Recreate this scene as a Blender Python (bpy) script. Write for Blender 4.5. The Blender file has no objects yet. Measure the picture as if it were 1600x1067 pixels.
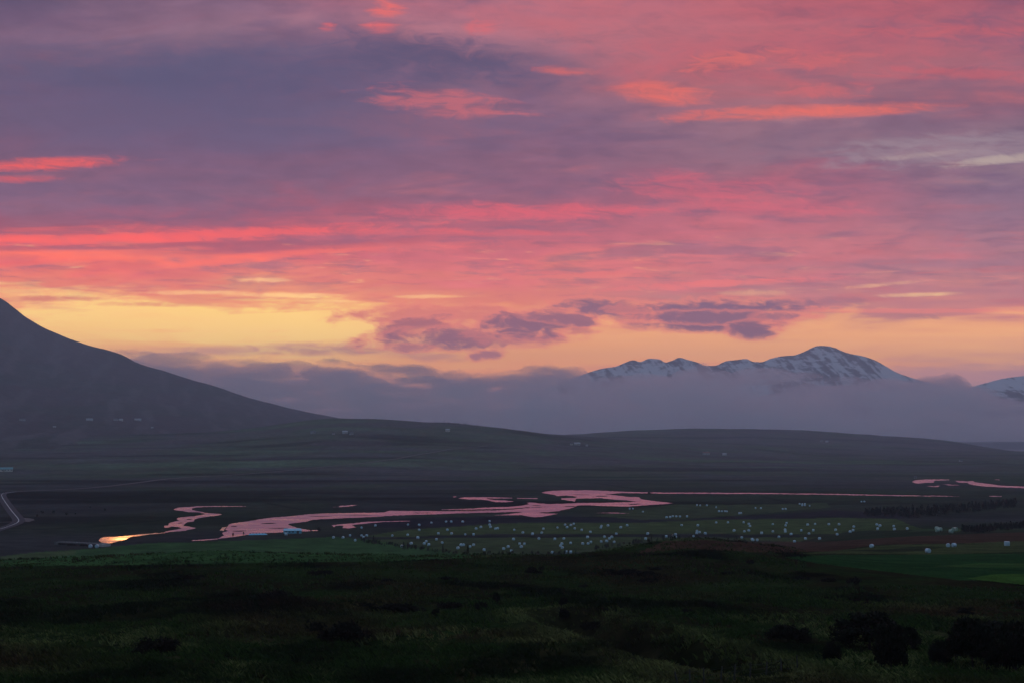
import bpy, bmesh, math, random
import numpy as np
from mathutils import Vector
R = math.radians
rng = np.random.default_rng(7)
random.seed(7)
scene = bpy.context.scene
COL = scene.collection
F = 2222.0                    # focal length in photo pixels (50 mm on a 36 mm sensor, 1600 px wide)
HZ = 680.0                    # horizon row
EYE = 45.0                    # eye height over the valley floor, metres
TANP = (HZ - 533.5) / F
PITCH = math.atan(TANP)
CP, SP = math.cos(PITCH), math.sin(PITCH)
SUN_AZ, SUN_EL = R(-15.2), R(5.0)   # low sun behind the left mountain

# ------------------------------------------------------------------ helpers
def s2l(c):
    out = []
    for v in c:
        v /= 255.0
        out.append(v / 12.92 if v <= 0.04045 else ((v + 0.055) / 1.055) ** 2.4)
    return tuple(out)

def uvec(px, py):
    """direction of a picture point"""
    cx, cy = (px - 800) / F, -(py - 533.5) / F
    return np.array([cx, CP - SP * cy, SP + CP * cy])

def to_px(x, y, z):
    zc = z - EYE
    fw = y * CP + zc * SP
    fw = np.where(fw < 1.0, 1.0, fw)
    return 800 + F * x / fw, 533.5 - F * (-y * SP + zc * CP) / fw

def on_plane(px, py, z):
    d = uvec(px, py)
    t = (z - EYE) / d[2]
    return d[0] * t, d[1] * t

_P = np.random.default_rng(11).permutation(512)
_P = np.concatenate([_P, _P])
_A = np.random.default_rng(12).random(512) * 2 * np.pi
def pnoise(x, y):
    x = np.asarray(x, float); y = np.asarray(y, float)
    xi = np.floor(x).astype(int); yi = np.floor(y).astype(int)
    fx, fy = x - xi, y - yi
    u = fx * fx * fx * (fx * (fx * 6 - 15) + 10); v = fy * fy * fy * (fy * (fy * 6 - 15) + 10)
    def g(ix, iy, dx, dy):
        a = _A[_P[(_P[ix & 511] + iy) & 511]]
        return np.cos(a) * dx + np.sin(a) * dy
    n00, n10 = g(xi, yi, fx, fy), g(xi + 1, yi, fx - 1, fy)
    n01, n11 = g(xi, yi + 1, fx, fy - 1), g(xi + 1, yi + 1, fx - 1, fy - 1)
    return ((n00 * (1 - u) + n10 * u) * (1 - v) + (n01 * (1 - u) + n11 * u) * v) * 1.5
def fbm(x, y, o=4, g=0.5):
    s = 0; a = 1; t = 0
    for k in range(o):
        s = s + a * pnoise(np.asarray(x) * 2 ** k + 17.3 * k, np.asarray(y) * 2 ** k - 9.1 * k); t += a; a *= g
    return s / t
def ridged(x, y, o=4, g=0.5):
    s = 0; a = 1; t = 0
    for k in range(o):
        s = s + a * (1 - 2 * np.abs(pnoise(np.asarray(x) * 2 ** k + 31.7 * k, np.asarray(y) * 2 ** k + 5.3 * k))); t += a; a *= g
    return s / t
def sstep(a, b, x):
    t = np.clip((np.asarray(x, float) - a) / (b - a), 0, 1)
    return t * t * (3 - 2 * t)

def tag(o, label=None, cat=None, group=None, kind=None):
    if label: o['label'] = label
    if cat: o['category'] = cat
    if group: o['group'] = group
    if kind: o['kind'] = kind
    return o

def mesh_from(name, verts, faces, mat=None, smooth=False):
    """faces: (n,3) or (n,4) int array or list of lists"""
    me = bpy.data.meshes.new(name)
    if isinstance(faces, np.ndarray):
        verts = np.asarray(verts, np.float32)
        n, k = faces.shape
        me.vertices.add(len(verts)); me.vertices.foreach_set('co', verts.ravel())
        me.loops.add(n * k); me.loops.foreach_set('vertex_index', faces.ravel().astype(np.int32))
        me.polygons.add(n); me.polygons.foreach_set('loop_start', np.arange(0, n * k, k, dtype=np.int32))
        me.polygons.foreach_set('loop_total', np.full(n, k, np.int32))
        me.update(calc_edges=True)
    else:
        me.from_pydata([tuple(v) for v in verts], [], faces)
        me.update()
    if mat: me.materials.append(mat)
    if smooth: me.polygons.foreach_set('use_smooth', np.ones(len(me.polygons), bool))
    return me

def link(name, me, parent=None, loc=None, rz=0):
    o = bpy.data.objects.new(name, me)
    COL.objects.link(o)
    if parent: o.parent = parent
    if loc is not None: o.location = loc
    o.rotation_euler[2] = rz
    return o

def set_color_attr(me, cols, name='albedo'):
    a = me.color_attributes.new(name, 'FLOAT_COLOR', 'POINT')
    c = np.ones((len(cols), 4), np.float32); c[:, :3] = cols
    a.data.foreach_set('color', c.ravel())

def grid_faces(nr, nc, wrap=False):
    r = np.arange(nr - 1)[:, None]
    c = np.arange(nc if wrap else nc - 1)[None, :]
    c2 = (c + 1) % nc
    return np.stack([r * nc + c, r * nc + c2, (r + 1) * nc + c2, (r + 1) * nc + c], -1).reshape(-1, 4)

# ------------------------------------------------------------------ node helpers
class NT:
    def __init__(s, tree): s.t = tree; s.n = tree.nodes; s.l = tree.links
    def put(s, sock, v):
        if isinstance(v, bpy.types.NodeSocket): s.l.new(v, sock)
        elif v is not None:
            if sock.type == 'RGBA' and len(v) == 3: v = (*v, 1)
            sock.default_value = v
    def m(s, op, a, b=None, c=None, clamp=False):
        k = s.n.new('ShaderNodeMath'); k.operation = op; k.use_clamp = clamp
        for i, v in enumerate((a, b, c)): s.put(k.inputs[i], v)
        return k.outputs[0]
    def vm(s, op, a, b=None):
        k = s.n.new('ShaderNodeVectorMath'); k.operation = op
        s.put(k.inputs[0], a); s.put(k.inputs[1], b)
        return k.outputs[0]
    def mix(s, f, a, b, blend='MIX'):
        k = s.n.new('ShaderNodeMix'); k.data_type = 'RGBA'; k.blend_type = blend
        s.put(k.inputs[0], f); s.put(k.inputs[6], a); s.put(k.inputs[7], b)
        return k.outputs[2]
    def ss(s, a, b, x, lo=0.0, hi=1.0):
        k = s.n.new('ShaderNodeMapRange'); k.interpolation_type = 'SMOOTHSTEP'
        for i, v in enumerate((x, a, b, lo, hi)): s.put(k.inputs[i], v)
        return k.outputs[0]
    def lin(s, a, b, x, lo=0.0, hi=1.0):
        k = s.n.new('ShaderNodeMapRange')
        for i, v in enumerate((x, a, b, lo, hi)): s.put(k.inputs[i], v)
        return k.outputs[0]
    def noise(s, vec, scale, detail=4, rough=0.5, dist=0.0, color=False, dim='3D'):
        k = s.n.new('ShaderNodeTexNoise'); k.noise_dimensions = dim
        s.put(k.inputs['Vector'], vec); k.inputs['Scale'].default_value = scale
        k.inputs['Detail'].default_value = detail; k.inputs['Roughness'].default_value = rough
        k.inputs['Distortion'].default_value = dist
        return k.outputs[1 if color else 0]
    def ramp(s, f, stops, interp='LINEAR'):
        k = s.n.new('ShaderNodeValToRGB'); cr = k.color_ramp; cr.interpolation = interp
        stops = sorted(stops)
        while len(cr.elements) < len(stops): cr.elements.new(0.5)
        for e, (p, c) in zip(cr.elements, stops):
            e.position = p; e.color = (*c, 1)
        s.put(k.inputs[0], f)
        return k.outputs[0]
    def xyz(s, x, y, z=0.0):
        k = s.n.new('ShaderNodeCombineXYZ')
        for i, v in enumerate((x, y, z)): s.put(k.inputs[i], v)
        return k.outputs[0]
    def sep(s, v):
        k = s.n.new('ShaderNodeSeparateXYZ'); s.put(k.inputs[0], v)
        return k.outputs

def material(name):
    m = bpy.data.materials.new(name); m.use_nodes = True
    m.node_tree.nodes.clear()
    nt = NT(m.node_tree)
    out = nt.n.new('ShaderNodeOutputMaterial')
    p = nt.n.new('ShaderNodeBsdfPrincipled')
    nt.l.new(p.outputs[0], out.inputs[0])
    return m, nt, p, out

def simple(name, col, rough=0.7, vary=0.25, scale=3.0, spec=0.3, bump=0.0):
    """base colour with procedural mottling"""
    m, nt, p, out = material(name)
    tc = nt.n.new('ShaderNodeTexCoord')
    n = nt.noise(tc.outputs['Object'], scale, 5, 0.6)
    f = nt.ss(0.3, 0.7, n)
    lo = tuple(c * (1 - vary) for c in col); hi = tuple(min(1, c * (1 + vary)) for c in col)
    nt.put(p.inputs['Base Color'], nt.mix(f, lo, hi))
    p.inputs['Roughness'].default_value = rough
    p.inputs['Specular IOR Level'].default_value = spec
    if bump:
        b = nt.n.new('ShaderNodeBump'); b.inputs['Strength'].default_value = bump
        nt.put(b.inputs['Height'], n); nt.l.new(b.outputs[0], p.inputs['Normal'])
    return m
# ------------------------------------------------------------------ sky (world): dusk cloud deck by direction
def build_world():
    w = bpy.data.worlds.new("World"); scene.world = w; w.use_nodes = True
    w.node_tree.nodes.clear()
    nt = NT(w.node_tree)
    out = nt.n.new('ShaderNodeOutputWorld')
    tc = nt.n.new('ShaderNodeTexCoord')
    dx, dy, dz = nt.sep(tc.outputs['Generated'])
    m = nt.m
    # the sky's own bearings: U runs along the horizon, V upwards
    yc = m('MAXIMUM', dy, 0.3)
    U = m('MULTIPLY_ADD', m('DIVIDE', dx, yc), F, 800.0)
    V = m('MULTIPLY', m('DIVIDE', dz, yc), F * 0.988)
    # cloud-deck plane, seen in perspective
    zz = m('ADD', m('MAXIMUM', dz, 0.0), 0.055)
    Q = nt.xyz(m('DIVIDE', dx, zz), m('DIVIDE', dy, zz), 0.0)
    Qs = nt.vm('MULTIPLY', Q, (0.62, 1.0, 1.0))
    n_big = nt.noise(Qs, 0.9, 3, 0.5, dim='2D')
    n_mid = nt.noise(Qs, 2.3, 6, 0.55, 0.35, dim='2D')
    n_fine = nt.noise(nt.vm('MULTIPLY', Q, (1.0, 1.2, 1.0)), 5.5, 7, 0.6, 0.25, dim='2D')
    # wispy texture in angle space, tilted a little
    W = nt.xyz(m('MULTIPLY', U, 0.0032), m('MULTIPLY', m('MULTIPLY_ADD', U, -0.03, V), 0.016), 0.0)
    n_wisp = nt.noise(W, 1.0, 6, 0.62, 0.5, dim='2D')
    n_str = nt.noise(nt.xyz(m('MULTIPLY', U, 0.0065), m('MULTIPLY', m('MULTIPLY_ADD', U, 0.02, V), 0.055), 0.0), 1.0, 6, 0.62, 0.6, dim='2D')
    W2 = nt.xyz(m('MULTIPLY', U, 0.017), m('MULTIPLY', V, 0.036), 3.0)
    n_puff = nt.noise(W2, 1.0, 6, 0.62, 0.3, dim='2D')
    n_fib = nt.noise(nt.xyz(m('MULTIPLY', m('MULTIPLY_ADD', V, 0.35, U), 0.021), m('MULTIPLY', V, 0.062), 0.0), 1.0, 5, 0.66, 0.8, dim='2D')
    n_rip = nt.noise(nt.xyz(m('MULTIPLY', U, 0.0085), m('MULTIPLY', m('MULTIPLY_ADD', U, 0.015, V), 0.085), 0.0), 1.0, 5, 0.6, 0.4, dim='2D')
    def c0(n, k): return m('MULTIPLY', m('SUBTRACT', n, 0.5), k)
    amp = nt.lin(60, 260, V, 0.25, 1.0)
    Vw = m('ADD', V, m('MULTIPLY', m('ADD', c0(n_wisp, 150.0), c0(n_mid, 110.0)), amp))
    Uw = m('ADD', U, c0(n_big, 500.0))
    rows = [0, 50, 100, 150, 200, 250, 300, 345, 385, 420, 450, 478, 500, 530, 555, 580, 605, 680]
    grid = {
      0:    [(92,78,108),(128,96,121),(108,90,120),(110,90,120),(113,90,120),(128,88,114),(122,90,120),(150,80,102),(232,96,90),(230,110,92),(222,122,98),(248,190,118),(252,212,124),(252,200,116),(248,186,112),(238,164,110),(170,120,125),(140,108,128)],
      400:  [(132,96,120),(146,108,130),(100,89,120),(98,89,122),(104,90,124),(122,90,120),(132,90,116),(155,82,104),(190,86,98),(214,106,98),(220,118,100),(232,148,102),(252,212,118),(254,214,124),(250,192,112),(240,168,112),(175,120,122),(140,108,128)],
      800:  [(182,112,130),(186,118,132),(150,106,126),(146,102,124),(138,99,126),(142,96,120),(140,90,115),(166,88,108),(196,98,108),(208,108,106),(208,115,102),(212,118,98),(232,150,98),(240,168,104),(240,164,98),(238,154,98),(180,122,118),(140,108,128)],
      1200: [(182,96,110),(196,106,116),(188,104,112),(178,110,120),(166,116,130),(154,106,124),(180,96,114),(182,100,116),(186,106,116),(190,106,116),(188,112,116),(178,116,116),(222,156,110),(240,170,108),(242,170,104),(236,158,104),(182,130,126),(140,110,132)],
      1600: [(165,86,104),(172,96,110),(174,104,118),(152,100,120),(142,106,126),(150,118,132),(132,102,126),(142,104,126),(160,108,124),(158,106,122),(176,114,120),(200,124,116),(244,170,112),(248,180,114),(236,168,116),(178,132,140),(168,128,138),(142,114,136)],
    }
    t = m('DIVIDE', Vw, 700.0, clamp=True)
    cols = []
    for u in (0, 400, 800, 1200, 1600):
        cols.append(nt.ramp(t, [(max(0.0, (680 - r) / 700.0), s2l(c)) for r, c in zip(rows, grid[u])]))
    c = cols[0]
    for i, u in enumerate((0, 400, 800, 1200)):
        c = nt.mix(nt.ss(u, u + 400, Uw), c, cols[i + 1])
    # lit wisps and shaded folds over the deck above the clear band
    deck = nt.ss(205, 250, m('ADD', V, c0(n_puff, 60.0)))
    lit = m('MULTIPLY', nt.ss(0.5, 0.72, m('ADD', m('MULTIPLY', n_wisp, 0.55), m('MULTIPLY', n_mid, 0.45))), deck)
    c = nt.mix(m('MULTIPLY', lit, nt.ss(100, 900, U, 0.2, 0.5)), c, s2l((216, 110, 114)))
    shade = m('MULTIPLY', nt.ss(0.54, 0.36, m('ADD', m('MULTIPLY', n_mid, 0.6), m('MULTIPLY', n_fine, 0.4))), deck)
    c = nt.mix(m('MULTIPLY', shade, 0.5), c, s2l((118, 90, 122)))
    band = m('MULTIPLY', nt.ss(180, 215, V), nt.ss(350, 270, V))
    c = nt.mix(m('MULTIPLY', m('MULTIPLY', nt.ss(.62, .78, n_rip), band), nt.ss(1500, 500, U, .15, .55)), c, s2l((250, 186, 128)))
    c = nt.mix(m('MULTIPLY', m('MULTIPLY', nt.ss(.46, .30, n_rip), band), .5), c, s2l((184, 96, 104)))
    fine = m('MULTIPLY_ADD', m('SUBTRACT', m('MULTIPLY_ADD', n_fine, 0.45, m('MULTIPLY', m('ADD', n_fib, n_puff), 0.275)), 0.5), 0.78, 1.0)
    c = nt.mix(m('MULTIPLY', deck, 0.9), c, nt.vm('MULTIPLY', c, nt.xyz(fine, fine, fine)))
    # single clouds of the evening: centre, half-width, half-height, tilt, colour, strength, raggedness
    feats = [
      # blue-grey bank
      (420, 118, 450, 66, 0.03, (90,84,118), .95, .5), (655, 88, 160, 42, -.05, (94,82,114), .9, .6), (250, 190, 330, 50, 0, (112,92,124), .5, .5),
      (560, 200, 330, 40, .02, (108,92,124), .55, .6), (1480, 150, 220, 26, 0, (134,94,116), .6, .6), (1330, 225, 260, 34, .02, (138,108,128), .55, .6),
      # pink glow upper right
      (1010, 40, 260, 60, -.1, (206,112,120), .7, .7), (1320, 70, 330, 60, .05, (202,98,108), .6, .8),
      # coral streaks
      (62, 258, 125, 11, .04, (246,94,88), 1.0, .6), (20, 282, 60, 7, 0, (235,90,90), .7, .5),
      (60, 377, 330, 9, .01, (255,96,84), .95, .5), (330, 368, 330, 8, .05, (250,92,86), .95, .5), (560, 364, 330, 7, -.01, (228,92,94), .7, .5),
      (90, 400, 330, 10, -.02, (255,112,84), .95, .4), (420, 402, 250, 8, .1, (250,108,88), .85, .5), (660, 388, 200, 8, .03, (228,104,100), .55, .6),
      (180, 388, 420, 5, .02, (150,76,98), .7, .6), (480, 386, 260, 9, .05, (158,80,100), .7, .6),
      (800, 334, 220, 14, 0, (226,92,104), .8, .6), (1210, 325, 170, 12, -.02, (215,96,110), .6, .7), (1100, 294, 130, 20, -.05, (212,96,112), .75, .8),
      (1120, 446, 170, 6, .05, (228,112,108), .8, .7), (850, 432, 170, 7, 0, (222,108,104), .7, .7), (1380, 415, 220, 8, .02, (140,102,122), .5, .7),
      (602, 12, 30, 13, 0, (246,112,104), .95, .7), (588, 43, 28, 10, 0, (240,108,108), .9, .7), (508, 43, 15, 7, 0, (232,104,106), .8, .7), (750, 43, 38, 12, .1, (228,108,112), .8, .7),
      (690, 162, 130, 20, -.12, (218,110,116), .75, 1.0), (885, 112, 50, 8, -.05, (226,108,104), .8, .7), (1155, 92, 80, 14, .12, (232,112,104), .8, .9),
      (1290, 96, 80, 10, .1, (226,108,106), .6, .9), (1290, 143, 70, 12, 0, (225,108,108), .7, 1.0), (1530, 115, 170, 12, 0, (216,98,104), .6, .7),
      (1045, 145, 75, 20, -.05, (246,114,98), 1.0, .45), (1270, 176, 230, 12, .035, (250,116,98), 1.0, .4), (1100, 182, 60, 9, .1, (236,110,100), .7, .8), (1450, 48, 180, 10, 0, (216,100,104), .5, .8),
      # pale gaps
      (1500, 236, 190, 26, .05, (168,146,156), .75, .6), (1570, 252, 100, 7, .12, (200,180,168), .7, .8), (1440, 245, 70, 5, .1, (190,165,160), .6, .6),
      (1390, 446, 60, 4, .1, (236,190,140), .75, .6), (1440, 463, 60, 3.5, .03, (240,200,140), .7, .5), (1180, 460, 60, 5, 0, (226,170,130), .5, .8),
      (412, 440, 50, 4, 0, (252,200,136), .8, .7), (440, 464, 80, 4, 0, (254,208,132), .85, .6), (280, 460, 90, 3.5, 0, (252,200,130), .7, .6), (520, 474, 60, 3, 0, (252,200,128), .7, .6), (670, 466, 50, 3, 0, (248,196,128), .6, .6),
      # band under the deck
      (75, 469, 85, 5, 0, (205,118,98), .9, .6), (250, 478, 90, 4, 0, (214,128,98), .7, .7),
      (400, 547, 190, 9, .03, (196,138,124), .8, .45), (520, 550, 110, 8, 0, (170,116,118), .7, .6), (640, 556, 90, 8, -.06, (182,124,120), .6, .7), (300, 553, 130, 5, .08, (206,150,130), .5, .5),
      (690, 497, 140, 20, .0, (204,112,100), .85, 1.2), (640, 515, 70, 15, .15, (160,92,100), .95, .9), (730, 530, 150, 18, .02, (140,86,102), 1.0, .8), (835, 508, 95, 24, .12, (132,84,104), 1.0, .8),
      (640, 545, 40, 7, 0, (170,104,108), .8, .9), (762, 556, 30, 8, .1, (164,98,106), .9, 1.0), (900, 520, 30, 6, 0, (190,112,100), .7, 1.1),
      (975, 488, 95, 17, -.08, (128,86,108), 1.0, .76), (1130, 486, 150, 18, 0, (120,84,110), 1.0, .76), (1110, 510, 125, 12, 0, (124,84,106), 1.0, .76), (1120, 498, 135, 11, 0, (122,84,108), .95, .76), (880, 500, 60, 10, -.1, (132,86,106), .8, .9), (1178, 518, 40, 14, 0, (122,82,104), 1.0, .76), (1220, 496, 40, 7, 0, (146,96,112), .8, .8),
      (1290, 473, 70, 7, 0, (142,96,116), .75, .7), (1420, 497, 70, 4.5, -.03, (168,110,112), .95, .6), (1290, 491, 40, 3, 0, (160,104,112), .6, .6), (1430, 488, 220, 4, 0, (232,122,108), .7, .6),
      (1000, 575, 90, 5, 0, (206,128,108), .6, .7), (1530, 585, 220, 14, 0, (182,132,140), .8, .25),
    ]
    nf = m('SUBTRACT', n_fib, 0.5); na = m('SUBTRACT', n_puff, 0.5); nb = m('SUBTRACT', n_wisp, 0.5); ns = m('SUBTRACT', n_str, 0.5)
    def feature_group(puffy):
        g = bpy.data.node_groups.new('puffy_cloud' if puffy else 'cloud_streak', 'ShaderNodeTree')
        for nm, ty in (('U','Float'),('V','Float'),('n1','Float'),('n2','Float'),('col','Color'),('cx','Float'),('cv','Float'),
                       ('ir','Float'),('iv','Float'),('tilt','Float'),('k','Float'),('r1','Float'),('r2','Float'),('tint','Color')):
            g.interface.new_socket(nm, in_out='INPUT', socket_type='NodeSocket' + ty)
        g.interface.new_socket('out', in_out='OUTPUT', socket_type='NodeSocketColor')
        q = NT(g); gi = q.n.new('NodeGroupInput').outputs; go = q.n.new('NodeGroupOutput')
        du = q.m('SUBTRACT', gi['U'], gi['cx'])
        dv = q.m('SUBTRACT', gi['V'], gi['cv'])
        dv = q.m('SUBTRACT', dv, q.m('MULTIPLY', du, gi['tilt']))
        du = q.m('MULTIPLY', du, gi['ir']); dv = q.m('MULTIPLY', dv, gi['iv'])
        d2 = q.m('MULTIPLY_ADD', du, du, q.m('MULTIPLY', dv, dv))
        nn = q.m('MULTIPLY_ADD', gi['n1'], gi['r1'], d2)
        nn = q.m('MULTIPLY_ADD', gi['n2'], gi['r2'], nn)
        if puffy:                                                # glowing fringe round a dark heart
            rim = q.mix(q.m('MULTIPLY', q.ss(1.8, 0.9, nn), q.m('MULTIPLY', gi['k'], 0.55)), gi['col'], s2l((226, 124, 106)))
            q.put(go.inputs[0], q.mix(q.m('MULTIPLY', q.ss(1.2, 0.15, nn), gi['k']), rim, gi['tint']))
        else:
            q.put(go.inputs[0], q.mix(q.m('MULTIPLY', q.ss(1.6, -0.7, nn), gi['k']), gi['col'], gi['tint']))
        return g
    gp, gs = feature_group(True), feature_group(False)
    def add_feature(c, cx, cy, rx, ry, tilt, colr, k, rag):
        puffy = 470 < cy < 570 and rag > 0.75
        g = nt.n.new('ShaderNodeGroup'); g.node_tree = gp if puffy else gs
        i = g.inputs
        nt.put(i['U'], U); nt.put(i['V'], V); nt.put(i['col'], c)
        nt.put(i['n1'], na if puffy else (ns if ry < 30 else nb)); nt.put(i['n2'], nf)
        for nm, v in (('cx', cx), ('cv', 680.0 - cy), ('ir', 1.0 / rx), ('iv', 1.0 / ry), ('tilt', tilt), ('k', k),
                      ('r1', (-3.1 if puffy else -5.0) * rag), ('r2', (-2.2 if puffy else -4.2) * rag), ('tint', s2l(colr))):
            nt.put(i[nm], v)
        return g.outputs[0]
    def bgnode(col):
        g = nt.n.new('ShaderNodeBackground'); nt.put(g.inputs[0], col); g.inputs[1].default_value = SKY_GAIN
        return g.outputs[0]
    def mixsh(f, a, b):
        k = nt.n.new('ShaderNodeMixShader'); nt.put(k.inputs[0], f); nt.put(k.inputs[1], a); nt.put(k.inputs[2], b)
        return k.outputs[0]
    # the deck is shaded cell by cell so that each direction only evaluates the clouds near it
    edges = [-400, 95, 215, 340, 425, 468, 600]
    gl = nt.ss(500, 130, V, 1.05, LOW_GAIN)
    glv = nt.xyz(gl, m('POWER', gl, 0.86), m('POWER', gl, 0.66))
    def lowgain(cc): return nt.vm('MULTIPLY', cc, glv)
    def cell(y0, y1, x0, x1):
        cc = c
        for ft in feats:
            cx, cy, rx, ry, tilt = ft[:5]
            hx = rx * 1.9; hy = ry * 1.9 + abs(tilt) * hx
            if cx + hx > x0 and cx - hx < x1 and cy + hy > y0 and cy - hy < y1:
                cc = add_feature(cc, *ft)
        return bgnode(lowgain(cc))
    shd = bgnode(lowgain(c))
    for y0, y1 in reversed(list(zip(edges[:-1], edges[1:]))):
        left, mid, right = cell(y0, y1, -9e3, 540), cell(y0, y1, 540, 1060), cell(y0, y1, 1060, 9e3)
        row = mixsh(m('GREATER_THAN', U, 540.0), left, mixsh(m('GREATER_THAN', U, 1060.0), mid, right))
        shd = mixsh(m('GREATER_THAN', V, 680.0 - y1), shd, row)
    # sky out of the picture: overhead and behind, a plain dusk blue with a Nishita sky under it
    sky = nt.n.new('ShaderNodeTexSky'); sky.sky_type = 'NISHITA'; sky.sun_disc = False
    sky.sun_elevation = SUN_EL; sky.sun_rotation = SUN_AZ; sky.altitude = 50; sky.dust_density = 2.0
    nish = nt.vm('MULTIPLY', sky.outputs[0], (0.1, 0.1, 0.1))
    nr = nt.noise(tc.outputs['Generated'], 4.0, 3, 0.5)
    back = nt.vm('ADD', nish, nt.mix(nt.ss(0.35, 0.65, nr), REAR_A, REAR_B))
    over = nt.ss(0.42, 0.82, dz)
    rear = nt.ss(0.72, 0.25, dy)
    shd = mixsh(m('MAXIMUM', over, rear), shd, bgnode(back))
    nt.l.new(shd, out.inputs[0])
    w.cycles.sampling_method = 'MANUAL'; w.cycles.sample_map_resolution = 1024
    return w
REAR_A = (0.125, 0.190, 0.290); REAR_B = (0.180, 0.245, 0.360); SKY_GAIN = 1.0; LOW_GAIN = 2.15
build_world()
sun = bpy.data.lights.new('sun', 'SUN'); sun.energy = 0.022; sun.angle = R(0.53); sun.color = (1.0, 0.36, 0.10)
so = link('sun', sun)
so.rotation_euler = Vector((-math.sin(SUN_AZ) * math.cos(SUN_EL), -math.cos(SUN_AZ) * math.cos(SUN_EL), -math.sin(SUN_EL))).to_track_quat('-Z', 'Y').to_euler()

cam = bpy.data.cameras.new('camera'); cam.lens = 50.0; cam.sensor_width = 36.0
cam.clip_start = 0.5; cam.clip_end = 60000
co = link('camera', cam, loc=(0, 0, EYE)); co.rotation_euler = (R(90) + PITCH, 0, 0)
scene.camera = co
scene.view_settings.view_transform = 'Standard'; scene.view_settings.look = 'None'
scene.view_settings.exposure = 0; scene.view_settings.gamma = 1
scene.cycles.use_denoising = True
scene.cycles.max_bounces = 6; scene.cycles.diffuse_bounces = 2; scene.cycles.glossy_bounces = 2; scene.cycles.volume_bounces = 5
scene.cycles.transparent_max_bounces = 6
# ------------------------------------------------------------------ terrain heights
UC = np.array([-200, 0, 330, 540, 690, 870, 1000, 1090, 1200, 1290, 1460, 1600, 1800], float)
DC = np.array([5, 30, 60, 85, 120, 160, 200, 260, 300, 345, 390, 440, 520, 600, 700, 850, 1000, 1500, 2200, 3000, 3600, 4500, 5400, 7000, 11000], float)
near = [43.3, 38, 33, 30, 28.2, 26.5, 24.7]
def colz(fg, ridges): return near + fg + ridges
ZC = np.array([
  colz([22.0,18.5,13,8,4,.5,0,0,0,0], [0, 20, 40, 40, 40, -50, -50, -50]),
  colz([22.2,18.5,13,8,4,.5,0,0,0,0], [0, 20, 40, 40, 40, -50, -50, -50]),
  colz([23.6,19.8,14,9,4.5,.5,0,0,0,0], [0, 22, 52, 50, 40, -50, -50, -50]),
  colz([23.2,19.5,14,9,4.5,.5,0,0,0,0], [0, 28, 79, 62, 40, -50, -50, -50]),
  colz([23.0,19.5,14,9,4.5,.5,0,0,0,0], [0, 25, 72, 58, 40, -50, -50, -50]),
  colz([23.2,19.8,14.5,9.5,4.5,.5,0,0,0,0], [0, 15, 45, 40, 45, -50, -50, -50]),
  colz([24.2,22.3,17,11,6,1,0,0,0,0], [0, 9, 31, 34, 59.5, -50, -50, -50]),
  colz([24.9,23.3,18.5,13,8,2.5,.5,0,0,0], [0, 6, 22, 30, 65.5, -50, -50, -50]),
  colz([24.0,22.2,18.3,13.6,9,3,.6,0,0,0], [0, 4, 13, 26, 61, -50, -50, -50]),
  colz([22.2,19.8,17,14.2,11.3,7,3,1,0,0], [0, 2, 5, 18, 55, -50, -50, -50]),
  colz([21.3,19,17,15,13.2,9.8,7.0,4.0,1.2,0], [0, 1, 3, 8, 31, -50, -50, -50]),
  colz([21,19,17,15,13.4,10,7.3,4.2,1.2,0], [0, 0, 0, 0, -11, -50, -50, -50]),
  colz([21,19,17,15,13.4,10,7.3,4.2,1.2,0], [0, 0, 0, 0, -32, -50, -50, -50]),
])
ZC = np.array([np.array(r, float) for r in ZC])
LU = np.linspace(-200, 1800, 401); LD = np.linspace(np.log(5), np.log(11000), 700)
def _pchip(x, y, xi):
    h = np.diff(x); d = np.diff(y) / h
    mslope = np.zeros_like(y)
    for i in range(1, len(y) - 1):
        if d[i - 1] * d[i] > 0:
            w1, w2 = 2 * h[i] + h[i - 1], h[i] + 2 * h[i - 1]
            mslope[i] = (w1 + w2) / (w1 / d[i - 1] + w2 / d[i])
    mslope[0], mslope[-1] = d[0], d[-1]
    k = np.clip(np.searchsorted(x, xi) - 1, 0, len(x) - 2)
    t = (xi - x[k]) / h[k]
    return ((1 + 2 * t) * (1 - t) ** 2 * y[k] + t * (1 - t) ** 2 * h[k] * mslope[k] + t * t * (3 - 2 * t) * y[k + 1] + t * t * (t - 1) * h[k] * mslope[k + 1])
_t1 = np.array([_pchip(DC, ZC[i], np.exp(LD)) for i in range(len(UC))])
TAB = np.array([_pchip(UC, _t1[:, j], LU) for j in range(len(LD))]).T      # (u, d)

def ditch_dist(x, y):
    return seg_dist(x, y, DITCH)
def seg_dist(x, y, pts):
    best = np.full(np.shape(x), 1e9)
    for (x0, y0), (x1, y1) in zip(pts[:-1], pts[1:]):
        dx, dy = x1 - x0, y1 - y0; L2 = dx * dx + dy * dy + 1e-9
        t = np.clip(((x - x0) * dx + (y - y0) * dy) / L2, 0, 1)
        best = np.minimum(best, np.hypot(x - x0 - t * dx, y - y0 - t * dy))
    return best

def smooth_h(x, y):
    """large landform only"""
    yy = np.maximum(y, 5.0)
    u = np.clip(800 + F * x / yy, LU[0], LU[-1]); l = np.clip(np.log(yy), LD[0], LD[-1])
    fu = (u - LU[0]) / (LU[1] - LU[0]); fl = (l - LD[0]) / (LD[1] - LD[0])
    iu = np.clip(fu.astype(int), 0, len(LU) - 2); il = np.clip(fl.astype(int), 0, len(LD) - 2)
    a, b = fu - iu, fl - il
    z = (TAB[iu, il] * (1 - a) + TAB[iu + 1, il] * a) * (1 - b) + (TAB[iu, il + 1] * (1 - a) + TAB[iu + 1, il + 1] * a) * b
    # unseen steep slope added behind the camera to shade the foreground from rear sky
    r = np.hypot(x, np.minimum(y, 0))
    back = np.maximum(0, -y - 8)
    return z + back * 0.62 + 40 * (back / 500) ** 2

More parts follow.
